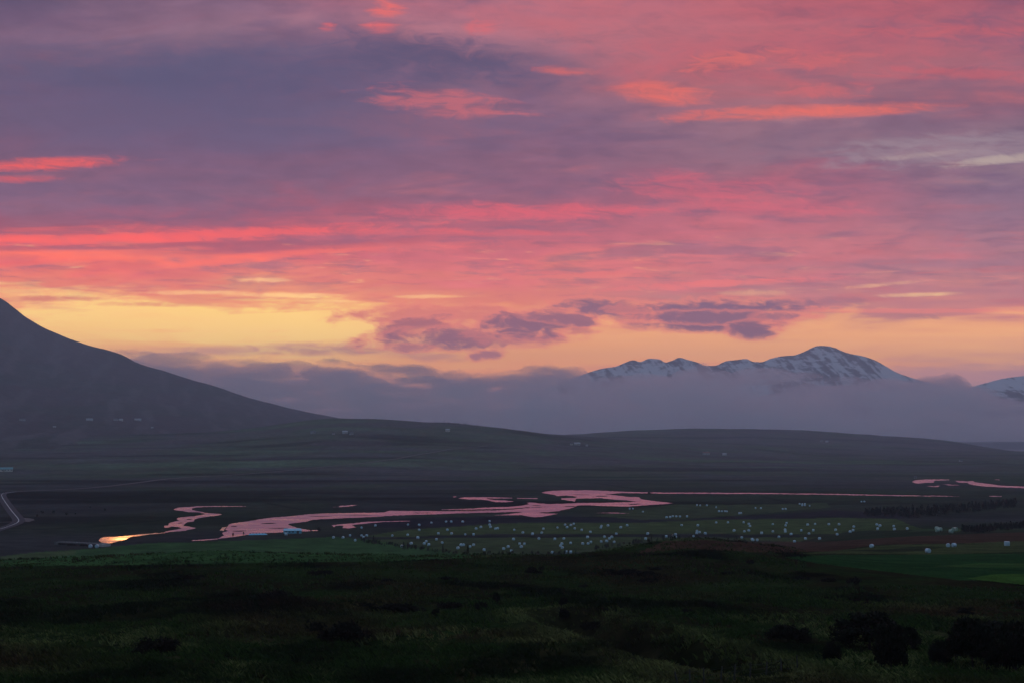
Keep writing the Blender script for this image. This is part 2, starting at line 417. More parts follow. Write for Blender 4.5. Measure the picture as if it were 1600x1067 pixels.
def ground_h(x, y):
    x = np.asarray(x, float); y = np.asarray(y, float)
    z = smooth_h(x, y)
    fg = sstep(440, 330, y) * sstep(30, 60, y)                       # heath: hummocks and tussocks
    right = sstep(0.20, 0.26, x / np.maximum(y, 5)) * sstep(180, 230, y)
    hum = 0.55 * fbm(x / 22, y / 30, 3) + 0.30 * np.abs(fbm(x / 4.5 + 7, y / 7, 3)) + 0.16 * fbm(x / 1.4, y / 1.6 + 3, 2)
    z = z + fg * (1 - 0.85 * right) * hum * sstep(60, 110, y)
    d = seg_dist(x, y, DITCH)
    z = z - fg * 2.2 * np.exp(-(d / 2.4) ** 2) + fg * 0.35 * np.exp(-((d - 4.5) / 1.8) ** 2)
    mid = sstep(1550, 2300, y)
    rise = sstep(1500, 2600, y) * sstep(6000, 4400, y)
    z = z + rise * (5.0 * fbm(x / 420 + 3, y / 420, 4) + 2.0 * ridged(x / 160, y / 260, 3))
    val = sstep(450, 560, y) * sstep(2000, 1500, y)
    z = z - val * 0.16 * (0.5 + 0.5 * fbm(x / 30, y / 30, 3))
    bh = sstep(0, -150, y)
    z = z + bh * 14 * fbm(x / 120, y / 120, 4)
    return z

def ground_only(x, y): return ground_h(x, y)
def hit(px, py, hf=None):
    """where a line of sight meets the ground"""
    d = uvec(px, py); d = d / d[1]
    ys = np.concatenate([np.linspace(70, 600, 1060), np.linspace(601, 1600, 1000), np.linspace(1602, 5200, 1200)])
    hf = hf or ground_h
    below = (EYE + d[2] * ys) < hf(d[0] * ys, ys)
    k = int(np.argmax(below)) if below.any() else len(ys) - 1
    y0, y1 = ys[max(k - 1, 0)], ys[k]
    for _ in range(18):
        ym = 0.5 * (y0 + y1)
        if EYE + d[2] * ym < float(hf(d[0] * ym, ym)): y1 = ym
        else: y0 = ym
    return d[0] * y1, y1, float(hf(d[0] * y1, y1))

DITCH = [(0, -999), (0, -998)]
_dp = [(880, 962), (905, 978), (960, 992), (1010, 1006), (1060, 1020), (1105, 1036), (1150, 1050)]
DITCH = [hit(px, py)[:2] for px, py in _dp]

# ------------------------------------------------------------------ ground cover colours (what grows where, traced as plots of land)
def in_poly(px, py, poly):
    poly = np.asarray(poly, float); c = np.zeros(px.shape, bool)
    j = len(poly) - 1
    for i in range(len(poly)):
        xi, yi = poly[i]; xj, yj = poly[j]
        with np.errstate(divide='ignore', invalid='ignore'):
            k = ((yi > py) != (yj > py)) & (px < (xj - xi) * (py - yi) / (yj - yi + 1e-12) + xi)
        c ^= k; j = i
    return c
PLOTS = [   # (outline, colour, strength)
  ([(560,815),(640,809),(760,806),(900,806),(1000,807),(1060,812),(1000,817),(830,816),(690,822),(600,824)], (.018,.015,.022), .8),
  ([(986,797),(1060,787),(1150,788),(1290,785),(1300,792),(1180,802),(1100,808),(1000,812),(930,805)], (.052,.062,.028), .7),
  ([(1060,812),(1180,804),(1300,797),(1420,801),(1440,809),(1300,809),(1150,811)], (.020,.014,.020), .8),
  ([(560,838),(640,827),(700,823),(760,818),(830,816),(1000,816),(1100,812),(1300,808),(1400,810),(1440,826),(1350,829),(1300,833.5),(1000,833.5),(780,833),(620,838)], (.050,.064,.024), .9),
  ([(600,839),(700,835.5),(1000,834.5),(1250,835),(1250,839),(1000,838.5),(760,839),(620,841)], (.016,.016,.016), .85),
  ([(560,843),(700,840),(850,838.5),(1060,839),(1280,838.5),(1250,846),(1150,843),(1000,846),(850,850),(700,852),(620,850)], (.046,.058,.024), .85),
  ([(640,852),(760,851),(880,847.5),(1010,848),(960,859),(870,864),(760,869),(700,862)], (.042,.054,.022), .85),
  ([(0,869),(60,862),(150,856),(230,848),(340,845),(420,842),(520,838.5),(580,842),(640,853),(700,861),(770,869),(600,876),(0,884)], (.032,.066,.022), .95),
  ([(0,869),(60,862.5),(120,859),(115,865),(60,872),(0,875)], (.060,.070,.030), .7),
  ([(1250,864),(1330,857),(1400,850),(1500,849),(1600,843),(1640,860),(1460,866),(1380,865)], (.050,.058,.022), .85),
  ([(1225,870),(1300,866),(1380,866),(1640,863),(1640,906),(1500,906),(1380,892),(1280,880)], (.012,.036,.010), .95),
  ([(1320,858.5),(1385,857.5),(1440,853),(1480,854),(1440,860),(1390,862)], (.014,.016,.010), .7),
  ([(1510,903),(1556,896),(1640,897),(1640,916),(1575,910)], (.036,.075,.014), .9),
  ([(1450,885),(1530,879),(1640,880),(1640,886),(1530,886)], (.034,.066,.016), .6),
  ([(990,864),(1040,845),(1100,842),(1160,846),(1280,846),(1400,838.5),(1640,829),(1640,843),(1480,849),(1380,850),(1290,861),(1180,862),(1080,856)], (.052,.026,.018), .85),
  ([(1480,826),(1500,828),(1420,830),(1430,826)], (.04,.06,.026), .7), ([(1480,826),(1496,824),(1506,828),(1490,831)], (.05,.08,.03), .8),
]
def cover(x, y, z):
    px, py = to_px(x, y, z)
    n1 = fbm(x / 260 + 5, y / 420, 5); n2 = fbm(x / 60, y / 110 + 9, 4); n3 = fbm(x / 9, y / 12, 4)
    heath = np.array([.058, .053, .052]); grass = np.array([.050, .068, .036]); moss = np.array([.020, .020, .010])
    t = sstep(-.25, .3, n1 + .4 * n2)[..., None]
    far = heath * (1 - t) * 1.15 + grass * t
    t2 = sstep(-.15, .25, n2)[..., None]
    far = far * (1 - .35 * t2) + np.array([.085, .062, .056]) * .35 * t2
    # stripes of pasture and hay land across the opposite slopes
    st = sstep(.05, .3, fbm(x / 700 + 2, y / 130 + 4, 4)) * sstep(1250, 1700, y) * sstep(3600, 2800, y)
    far = far * (1 - .7 * st[..., None]) + np.array([.070, .105, .055]) * .7 * st[..., None]
    dk = sstep(.08, .3, fbm(x / 500 - 7, y / 150 + 1, 4))[..., None] * sstep(600, 900, y)[..., None]
    far = far * (1 - .62 * dk)
    fine = fbm(x / 90 + 4, y / 60, 5)[..., None]
    far = far * np.clip(1 + .6 * fine, .45, 1.7)
    moor = sstep(.02, .25, fbm(x / 330 + 40, y / 200 - 6, 4))[..., None] * sstep(1500, 2200, y)[..., None]
    far = far * (1 - .6 * moor) + np.array([.078, .058, .060]) * .6 * moor
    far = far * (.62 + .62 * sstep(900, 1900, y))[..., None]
    fgm = sstep(470, 380, y)[..., None]
    t3 = sstep(-.2, .25, fbm(x / 16, y / 34 + 2, 4) + .25 * n3)[..., None]
    lowg = sstep(175, 100, y)[..., None]
    fg = np.array([.024, .022, .009]) * (1 - t3) + np.array([.024, .041, .011]) * t3
    blk = sstep(.0, .3, fbm(x / 20 + 61, y / 40, 4) + .3 * n3)[..., None]
    fg = fg * (1 - .75 * blk) * .75
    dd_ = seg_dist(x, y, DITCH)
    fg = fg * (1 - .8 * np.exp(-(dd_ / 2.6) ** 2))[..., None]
    straw = sstep(.12, .38, fbm(x / 14 + 31, y / 22, 4) + .12)[..., None] * lowg
    fg = fg * (1 - .5 * straw) + np.array([.060, .052, .022]) * .5 * straw
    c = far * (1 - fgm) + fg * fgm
    jx = 4.5 * fbm(x / 14, y / 40, 3); jy = 1.1 * fbm(x / 25 + 50, y / 60, 3)
    front = y > 60
    for poly, col, k in PLOTS:
        mk = (in_poly(px + jx, py + jy, poly) & front)[..., None] * k
        c = c * (1 - mk) + np.array(col) * 1.35 * (1 + .45 * (n3[..., None] * .7 + n2[..., None] * .6)) * mk
    for ln in DRAINS:                                            # old drains and field edges across the plain
        dl = seg_dist(x, y, ln)
        c = c * (1 - .55 * np.exp(-(dl / 2.6) ** 2))[..., None]
    return np.clip(c, .003, .3)
DRAINS = [[on_plane(px, py, 0) for px, py in l] for l in (
  [(330, 778), (500, 781), (700, 786)], [(520, 772), (760, 771), (850, 774)], [(640, 811), (830, 809), (1000, 806)], [(1060, 783), (1200, 781), (1420, 786)], [(190, 786), (260, 783), (420, 776)],
  [(60, 826), (150, 822), (250, 812)], [(100, 780), (260, 772), (500, 764)], [(700, 760), (960, 757), (1200, 759)], [(1240, 762), (1500, 766)], [(420, 786), (470, 795)], [(1190, 775), (1260, 790)], [(930, 754), (1000, 764)])]

def mat_ground():
    m, nt, p, out = material('turf_and_heath')
    at = nt.n.new('ShaderNodeAttribute'); at.attribute_name = 'albedo'
    ge = nt.n.new('ShaderNodeNewGeometry')
    pos = ge.outputs['Position']
    n = nt.noise(pos, 1.4, 5, 0.65); n2 = nt.noise(pos, 0.09, 5, 0.6)
    f = nt.m('MULTIPLY', nt.lin(0.3, 0.7, n, 0.55, 1.45), nt.lin(0.3, 0.7, n2, 0.65, 1.35))
    nt.put(p.inputs['Base Color'], nt.vm('MULTIPLY', at.outputs['Color'], nt.xyz(f, f, f)))
    p.inputs['Roughness'].default_value = 1.0; p.inputs['Specular IOR Level'].default_value = 0.0
    b = nt.n.new('ShaderNodeBump'); b.inputs['Strength'].default_value = 0.7; b.inputs['Distance'].default_value = 0.25
    nt.put(b.inputs['Height'], n); nt.l.new(b.outputs[0], p.inputs['Normal'])
    return m
M_GROUND = mat_ground()

BOX_X, BOX_Y0, BOX_Y1, BOX_Z0, BOX_Z1 = 6200.0, -640.0, 10900.0, -56.0, 665.0
def build_ground():
    azf = np.linspace(R(-24), R(24), 1130)
    azb = np.linspace(R(24), R(336), 120)[1:-1]
    az = np.concatenate([azf, azb])
    d = np.concatenate([[0.03, 2.0, 4.5], np.geomspace(7, 78, 34)[:-1], np.geomspace(78, 330, 330)[:-1], np.geomspace(330, 1600, 210)[:-1], np.geomspace(1600, 5200, 150)[:-1], np.geomspace(5200, 10700, 18)])
    s, c = np.sin(az), np.cos(az)
    # stretch each spoke so rows are rows of equal forward distance ahead, and stop at the edge of the land
    lim = np.minimum(np.where(np.abs(s) > 1e-6, 6000 / np.maximum(np.abs(s), 1e-6), 1e9), np.where(c > 0, 10700 / np.maximum(c, 1e-6), 600 / np.maximum(-c, 1e-6)))
    front = np.cos(np.clip(az, R(-24), R(24)))
    rr = d[:, None] / np.where(np.abs(((az + np.pi) % (2 * np.pi)) - np.pi) <= R(24.01), c, 1.0)[None, :]
    over = rr > lim[None, :]
    rr = np.where(over, lim[None, :], rr)
    x, y = rr * s[None, :], rr * c[None, :]
    z = ground_h(x, y)
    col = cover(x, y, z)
    nr, nc = x.shape
    V = np.stack([x, y, z], -1).reshape(-1, 3)
    fc = grid_faces(nr, nc, wrap=True)
    r0 = over.reshape(-1)
    dead = r0[fc[:, 0]] & r0[fc[:, 1]]
    fc = fc[~dead]
    fc = fc[:, ::-1].copy()
    me = mesh_from('ground', V, fc, M_GROUND, smooth=True)
    set_color_attr(me, col.reshape(-1, 3))
    o = link('ground', me); tag(o, kind='structure')
    return o
build_ground()

def lit_cover_mesh(name, x, y, z, faces, col, mat, kind='structure'):
    me = mesh_from(name, np.stack([x, y, z], -1).reshape(-1, 3), faces, mat, smooth=True)
    set_color_attr(me, col.reshape(-1, 3))
    return tag(link(name, me), kind=kind)

# ------------------------------------------------------------------ the dark mountain on the left
MSU = np.array([-1500, -900, -420, -200, -60, 0, 40, 90, 150, 200, 212, 262, 330, 400, 470, 540, 620, 760], float)
MSR = np.array([440, 415, 404, 408, 440, 467, 499, 523, 543, 559, 566, 582, 602, 624, 641, 655, 676, 712], float)
def mountain_h(x, dd):
    """height of the left mountain over a point; -99 off it"""
    x = np.asarray(x, float); dd = np.asarray(dd, float)
    uu = 800 + F * x / np.maximum(dd, 5)
    cr = EYE + (HZ - _pchip(MSU, MSR, np.clip(uu, -1500, 760).ravel()).reshape(uu.shape)) / F * 5000.0
    t = (dd - 2000) / 3000.0
    tc = np.clip(t, 0, 1)
    prof = np.where(t <= 1, 0.30 * tc + 0.70 * tc ** 2.6, 1 - (t - 1) * 0.9)
    z = 8.0 + (cr - 8.0) * prof
    gul = ridged(x / 210 + 3, dd / 900, 4); rough = fbm(x / 90, dd / 130, 4)
    amp = tc * np.clip(1.15 - t, 0.12, 1) * np.clip((cr - 100) / 300, 0.05, 1)
    z = z + amp * (38 * (gul - .3) + 18 * rough) + 3.0 * rough * (np.abs(t - 1) < .08) - 14 * sstep(.06, 0, t)
    return np.where((dd < 2000) | (uu > 760), -99.0, z)
def land_h(x, y): return np.maximum(ground_h(x, y), mountain_h(x, y))
def build_left_mountain():
    u = np.linspace(-1500, 760, 420); d = np.concatenate([np.linspace(2000, 5000, 190), np.linspace(5030, 6400, 40)])
    uu, dd = np.meshgrid(u, d)
    x = (uu - 800) / F * dd
    z = mountain_h(x, dd); z = np.where(z < -90, 0, z)
    n1 = fbm(x / 240, dd / 500, 5); n2 = fbm(x / 50, dd / 80, 4)
    t2 = sstep(-.2, .3, n1)[..., None]; t3 = sstep(.0, .35, n2)[..., None]
    col = np.array([.066, .050, .048]) * (1 - t2) + np.array([.048, .050, .038]) * t2
    scree = sstep(.05, .3, fbm(x / 45 + .25 * dd / 45, dd / 600, 4))[..., None]
    col = col * (1 - .55 * scree) + np.array([.13, .105, .105]) * .55 * scree
    col = col * (1 - .4 * t3) + np.array([.095, .078, .074]) * .4 * t3
    lit_cover_mesh('mountain', x, dd, z, grid_faces(*x.shape), col, M_GROUND)
build_left_mountain()

# ------------------------------------------------------------------ snow-streaked mountains across the fjord
def mat_snow():
    m, nt, p, out = material('rock_and_snow')
    ge = nt.n.new('ShaderNodeNewGeometry'); pos = ge.outputs['Position']
    x, y, z = nt.sep(pos)
    at = nt.n.new('ShaderNodeAttribute'); at.attribute_name = 'albedo'
    base = nt.sep(at.outputs['Color'])[0]                        # how snow lies: more in hollows, less on ribs
    q = nt.xyz(nt.m('MULTIPLY', x, 0.013), nt.m('MULTIPLY', y, 0.004), nt.m('MULTIPLY', z, 0.034))
    n = nt.noise(q, 1.0, 6, 0.65, 0.6)
    v = nt.noise(nt.xyz(nt.m('MULTIPLY', nt.m('MULTIPLY_ADD', z, 0.5, x), 0.03), nt.m('MULTIPLY', y, 0.004), nt.m('MULTIPLY', z, 0.005)), 1.0, 5, 0.6, 0.3)
    f = nt.m('ADD', base, nt.m('ADD', nt.m('MULTIPLY', nt.m('SUBTRACT', n, 0.5), 1.5), nt.m('MULTIPLY', nt.m('SUBTRACT', v, 0.5), 1.5)))
    nt.put(p.inputs['Base Color'], nt.mix(nt.ss(0.38, 0.64, f), (.11, .095, .095), (.68, .62, .64)))
    p.inputs['Roughness'].default_value = 0.9; p.inputs['Specular IOR Level'].default_value = 0.1
    return m
M_SNOW = mat_snow()
def snow_range(su, sr, dist, depth, seed):
    su, sr = np.array(su, float), np.array(sr, float)
    u = np.linspace(su[0], su[-1], int((su[-1] - su[0]) / 1.6)); d = np.concatenate([np.linspace(dist - depth, dist, 110), np.linspace(dist + 20, min(dist + depth, 10600), 30)])
    uu, dd = np.meshgrid(u, d)
    t = (dd - dist + depth) / depth
    crest = EYE + (HZ - _pchip(su, sr, u)) / F * dist
    # ribs and gullies run down from the crest, bending sideways
    wob = 70 * fbm(uu / 120 + seed, dd / 500, 3)
    x = (uu - 800) / F * dd
    cr = np.broadcast_to(crest, uu.shape)
    prof = np.where(t <= 1, t ** 1.25, np.maximum(0, 1 - (t - 1) * 1.1))
    rib = ridged((x + wob) / 330 + seed, dd / 1500, 5, .55)
    det = fbm(x / 70, dd / 60 + seed, 4)
    amp = np.clip(t * 3, 0, 1) * np.clip(np.abs(1 - t) * 3.2, 0, 1)
    z = -45 + (cr + 45) * prof + amp * np.clip((cr + 45) / 500, .1, 1) * (85 * (rib - .25) + 16 * det)
    hollow = .74 - 1.3 * sstep(270, 130, z) - .75 * (rib - .22) + .16 * det + .10 * np.clip(t, 0, 1) - .25 * sstep(.92, 1.0, t) * sstep(1.12, 1.0, t) * (det > -.1)
    col = np.repeat(hollow[..., None], 3, -1)
    o = lit_cover_mesh('snowy_mountain', x, dd, z, grid_faces(*x.shape), col, M_SNOW)
snow_range([820, 880, 905, 925, 945, 960, 978, 990, 1000, 1015, 1030, 1040, 1050, 1062, 1075, 1090, 1104, 1118, 1135, 1152, 1166, 1178, 1190, 1204, 1222, 1240, 1258, 1270, 1281, 1293, 1306, 1318, 1332, 1348, 1366, 1384, 1400, 1420, 1442, 1470, 1500, 1560],
           [618, 596, 587, 580, 575, 573, 566, 562.5, 565, 560, 561, 566, 563.5, 558.5, 562, 566, 571.5, 571, 564, 562, 560.5, 565, 565.5, 560.5, 556.5, 555, 549, 543, 540, 540.5, 543.5, 549, 553, 556, 562, 571.5, 581, 588.5, 595, 602, 610, 628], 9300, 1500, 2.0)
snow_range([1440, 1490, 1520, 1545, 1572, 1600, 1640, 1700, 1790, 1900],
           [640, 616, 604, 597, 590.5, 587, 578, 560, 572, 600], 8400, 1300, 9.0)

# ------------------------------------------------------------------ the fjord
def mat_water(name, rough, bump, scale, tint=(.02, .03, .035), sheen=0.0):
    m, nt, p, out = material(name)
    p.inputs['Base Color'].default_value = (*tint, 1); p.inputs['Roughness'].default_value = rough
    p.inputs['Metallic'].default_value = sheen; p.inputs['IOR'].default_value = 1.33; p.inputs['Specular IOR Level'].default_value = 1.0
    ge = nt.n.new('ShaderNodeNewGeometry')
    n = nt.noise(nt.vm('MULTIPLY', ge.outputs['Position'], (1.0, 0.6, 1.0)), scale, 4, 0.6)
    big = nt.noise(nt.vm('MULTIPLY', ge.outputs['Position'], (1.0, 1.0, 1.0)), 0.05, 3, 0.5)
    b = nt.n.new('ShaderNodeBump'); b.inputs['Distance'].default_value = 0.5
    st = nt.noise(nt.vm('MULTIPLY', ge.outputs['Position'], (.022, .05, 1.0)), 1.0, 5, 0.62, 0.8)
    nt.put(p.inputs['Roughness'], nt.ss(0.36, 0.64, st, rough * .55, rough * 1.15))
    nt.put(b.inputs['Strength'], nt.m('MULTIPLY', nt.ss(0.36, 0.64, st, 0.2, 1.3), bump))
    nt.put(b.inputs['Height'], n); nt.l.new(b.outputs[0], p.inputs['Normal'])
    return m
M_SEA = mat_water('sea_water', 0.35, 0.1, 0.05, (.03, .04, .06))
sx = np.linspace(-6000, 6000, 13); sy = np.linspace(4700, 10750, 9)
X, Y = np.meshgrid(sx, sy)
tag(link('sea', mesh_from('sea', np.stack([X, Y, np.full_like(X, -25.0)], -1).reshape(-1, 3), grid_faces(9, 13), M_SEA)), kind='structure')

# ------------------------------------------------------------------ river and ponds
W_MAIN = [(340,841),(350,836),(347,832),(356,828.5),(352,826.5),(358,818.5),(366,816.5),(380,815),(396,812.5),(412,809.5),(430,807.5),(450,806),(464,804.8),(480,803),(500,801.7),(540,800.8),(600,800),(608,797.3),(640,797.6),(700,797.9),(740,797.3),(780,796.6),(812,794.3),(840,791.3),(858,791.2),(835,792.4),(825,791.9),(812,793),(790,794.2),(752,795),(740,795.3),(705,795.8),(690,796.0),(690,795.4),(740,793.9),(752,792.6),(775,791.8),(795,791.3),(815,789.3),(827,787),(823,785),(828,784.3),(845,786),(860,787),(880,786.2),(915,785),(940,784.9),(985,783.8),(994,783),(985,781.8),(975,780.8),(960,780),(950,778.8),(935,777.6),(925,778),(910,778),(900,778.6),(898,783.2),(893,781.8),(877,779.8),(877,777.8),(899,777),(902,775.5),(885,773.3),(870,774.3),(866,772.3),(855,770.7),(846,769),(852,767.5),(862,766.3),(880,765.5),(920,765.3),(950,766.4),(970,767.4),(1000,768.2),(1040,768.9),(1200,769.6),(1300,770.9),(1400,772.9),(1480,774.4),(1500,775.2),(1400,774.1),(1300,772.3),(1200,771.0),(1040,770.4),(970,769.7),(946,771.5),(960,773),(980,775.5),(998,776),(1002,779),(1012,780.7),(1030,783),(1052,785.5),(1040,786.6),(1025,787.6),(1000,789.3),(980,790.8),(960,790.3),(940,789.6),(920,788.6),(903,789),(895,792.5),(880,796),(870,798),(858,799.2),(845,799.8),(842,801),(858,801.6),(872,801.8),(858,804.5),(845,807),(834,807.4),(826,806.2),(815,804),(800,804.2),(772,804.3),(795,802.6),(812,800.2),(818,799),(800,799),(780,799.8),(740,800.6),(700,802),(640,804),(618,804.6),(590,806.5),(560,808),(535,809),(500,810.4),(488,811.5),(480,814),(465,816),(452,817.6),(450,819),(458,822),(470,825),(480,827),(497,827.4),(497,828.6),(475,829.4),(452,830.6),(425,831.6),(400,833),(385,835),(370,837.6),(355,839.6)]
W_MEANDER = [(271,795.5),(278,792.5),(290,791.5),(305,790.5),(322,790),(340,790),(340,791),(322,791.3),(308,792),(300,794),(300,796),(315,799),(325,801),(340,802),(347,803),(338,805),(325,806.5),(310,809),(304,811),(303,814),(292,815.5),(288,818.5),(286,820.5),(296,822),(306,824),(300,826),(290,828.5),(275,829.5),(262,831),(256,831),(262,829),(270,827.5),(284,825),(278,822.5),(268,822),(262,824),(256,823),(257,820.5),(263,820),(264,817),(272,814.5),(280,812.5),(276,810.5),(277,808.5),(290,807),(305,805.5),(318,803),(321,802),(308,799.5),(295,799.5),(285,797.5),(275,796.5)]
W_POOL = [(154,844),(157,840),(162,838.5),(180,838),(200,836.5),(215,834.5),(232,833.2),(258,831.4),(258,832),(232,834.4),(215,836.7),(205,838),(198,841.5),(190,844),(178,846.5),(170,848),(160,847)]
W_SPILL = [(300,843.5),(320,842),(340,840.6),(340,842),(320,843.6),(300,844.3)]
W_INLET = [(343,828),(347,823.5),(354,822.3),(351,826),(349,829)]
W_SIDE = [(518,820),(535,818),(555,816.5),(570,814.8),(600,813.5),(640,813),(640,813.7),(600,814.6),(575,816.8),(557,818.7),(550,820),(556,823),(545,825),(535,824.4),(537,820.6),(525,820.5),(522,823),(520,821)]
PONDS = [[(519,791.6),(529,791.2),(532,789.5),(545,788.8),(559,788.3),(550,790),(535,791.2)],
  [(716,778.5),(724,776.5),(740,776),(760,776.2),(800,777),(800,777.8),(760,778),(770,780),(785,781),(803,782.8),(790,784),(775,784),(765,781.5),(750,779.7),(730,779.3)],
  [(808,777.3),(840,777.8),(840,778.6),(808,778.2)],
  [(708,775.2),(713,775.0),(713,775.9),(708,776)],
  [(1425,752.5),(1428,750.2),(1438,749),(1450,748.4),(1483,748.5),(1483,749.6),(1462,750),(1458,752),(1460,753.2),(1446,753.5),(1434,754.8)],
  [(1447,758.8),(1455,758.6),(1469,758.2),(1465,760.2),(1456,760)], [(1473,755.6),(1482,756),(1495,757),(1500,757.6),(1482,757.6)],
  [(1492,750.5),(1500,750.8),(1512,751.5),(1520,750.8),(1524,753),(1550,756),(1565,758.2),(1600,759.6),(1700,763),(1700,764.6),(1600,762),(1565,760.7),(1540,759.5),(1522,757.5),(1514,755.5),(1512,753.6),(1498,753.2)],
  [(1553,749),(1561,748.6),(1562,749.8)], [(1545,774.3),(1565,774.3),(1565,775.3),(1547,775)], [(340,790),(384,790.2),(384,790.9),(340,791)],
  [(930,800.6),(960,800.2),(984,801.4),(960,801.2)]]
def water_sheet(name, polys, mat, z=0.02, jit=0.6):
    bm = bmesh.new()
    for pl in polys:
        pts = []
        n = len(pl)
        for i in range(n):
            a, b = np.array(pl[i], float), np.array(pl[(i + 1) % n], float)
            k = max(1, int(np.hypot(*(b - a)) / 3.0))
            for j in range(k):
                q = a + (b - a) * j / k
                if j: q = q + np.array([rng.normal() * jit * 1.2, rng.normal() * jit * 0.3])
                pts.append(q)
        vs = [bm.verts.new((*on_plane(q[0], q[1], z), z)) for q in pts]
        es = [bm.edges.new((vs[i], vs[(i + 1) % len(vs)])) for i in range(len(vs))]
        bmesh.ops.triangle_fill(bm, use_beauty=True, edges=es, normal=(0, 0, 1))
    for f in bm.faces:
        f.normal_update()
        if f.normal.z < 0: f.normal_flip()
    me = bpy.data.meshes.new(name); bm.to_mesh(me); bm.free(); me.materials.append(mat)
    return tag(link(name, me), kind='structure')
M_RIVER = mat_water('river_water_painted_sky', 0.36, 0.6, 0.9, (.62, .27, .32), .45)  # pink of the reflected evening sky is painted into the base colour
M_CALM = mat_water('calm_water_painted_glow', 0.30, 0.35, 0.35, (.85, .50, .28), .5)  # orange sky glow put into the water's base colour to deepen its reflection
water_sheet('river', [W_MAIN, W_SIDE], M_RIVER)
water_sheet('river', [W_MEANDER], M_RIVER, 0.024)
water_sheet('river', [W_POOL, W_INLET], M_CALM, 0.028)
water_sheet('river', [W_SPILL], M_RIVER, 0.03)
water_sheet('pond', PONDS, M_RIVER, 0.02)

# low islets and bars of turf in the channels
def islet(px, py, w, h):
    n = 18; a = np.linspace(0, 2 * np.pi, n, endpoint=False)
    k = 1 + .28 * np.sin(2 * a + rng.uniform(0, 6)) + rng.normal(size=n) * .12
    return [(px + w / 2 * math.cos(t) * q, py + h / 2 * math.sin(t) * q) for t, q in zip(a, k)]
M_BAR = simple('wet_turf_bar', (.030, .028, .020), 1.0, .4, .4, 0.0)
water_sheet('river_bar', [islet(*q) for q in ((991, 787, 15, 1.5), (908, 772.3, 20, .7), (940, 774.5, 26, .8), (838, 789, 12, .8), (500, 806.3, 26, .8), (560, 804, 40, .6), (420, 817, 22, 1.2), (436, 824.5, 26, 1.0), (374, 829, 18, 1.3), (366, 821.5, 12, 1.0), (890, 790.3, 22, .9), (735, 798.7, 30, .5), (296, 810.5, 10, 1.0), (282, 816.3, 7, .9), (660, 800.6, 40, .6), (1240, 770.4, 20, .3))], M_BAR, 0.06, .25)

# ------------------------------------------------------------------ roads
def drape(pts_px, step=6.0):
    P3 = [hit(*p) for p in pts_px]
    out = []
    for a, b in zip(P3[:-1], P3[1:]):
        n = max(2, int(math.hypot(b[0] - a[0], b[1] - a[1]) / step))
        for i in range(n): out.append((a[0] + (b[0] - a[0]) * i / n, a[1] + (b[1] - a[1]) * i / n))
    out.append(P3[-1][:2])
    q = np.array(out)
    for _ in range(6): q[1:-1] = (q[:-2] + 2 * q[1:-1] + q[2:]) / 4
    return q
def ribbon(name, q, width, mat, lift=0.35, off=0.0, kind='structure', dashed=None):
    t = np.gradient(q, axis=0); t /= np.linalg.norm(t, axis=1)[:, None] + 1e-9
    nrm = np.stack([-t[:, 1], t[:, 0]], 1)
    L, Rr = q + nrm * (off + width / 2), q + nrm * (off - width / 2)
    C = q + nrm * off
    zL = np.maximum.reduce([ground_h(*(q + nrm * (off + width * k)).T) for k in (-.6, -.3, 0, .3, .6)]) + lift
    V = np.concatenate([np.column_stack([L, zL]), np.column_stack([Rr, zL])])
    n = len(q); i = np.arange(n - 1)
    if dashed: i = i[(i % dashed[0]) < dashed[1]]
    fc = np.stack([i, i + n, i + n + 1, i + 1], 1)
    me = mesh_from(name, V, fc, mat)
    return tag(link(name, me), kind=kind)
M_ASPH = simple('worn_asphalt', (.045, .045, .052), 0.8, .15, .3, .1)
M_GRAVEL = simple('gravel_track', (.10, .085, .08), 0.9, .2, .3)
M_PAINT = simple('road_paint', (.75, .75, .72), 0.6, .15, 2)
rd = drape([(-60, 846), (-20, 834), (0, 827), (16, 822), (26, 818), (30.5, 814.5), (28, 810), (18, 798), (10, 787), (4, 778), (2, 773), (6, 770.5), (14, 769.3), (26, 768.2)], 5)
ribbon('road', rd, 6.5, M_ASPH)
ribbon('road_marking', rd, 0.3, M_PAINT, .38)
ribbon('road', drape([(26, 768.2), (60, 766.4), (110, 765), (165, 760.5), (210, 755), (258, 748.5), (300, 745), (360, 742.5), (430, 737), (500, 730), (560, 725), (620, 717), (680, 706), (720, 700.5), (762, 696.5)], 12), 6.0, M_GRAVEL, .5)
ribbon('track', drape([(-20, 816.5), (8, 816), (22, 815.5)], 4), 3.0, M_GRAVEL, .3)
lay = water_sheet('lay_by', [[(31, 808.5),(44, 808.8),(52, 810),(54, 812),(46, 814.5),(36, 814)]], M_GRAVEL, 0.12)

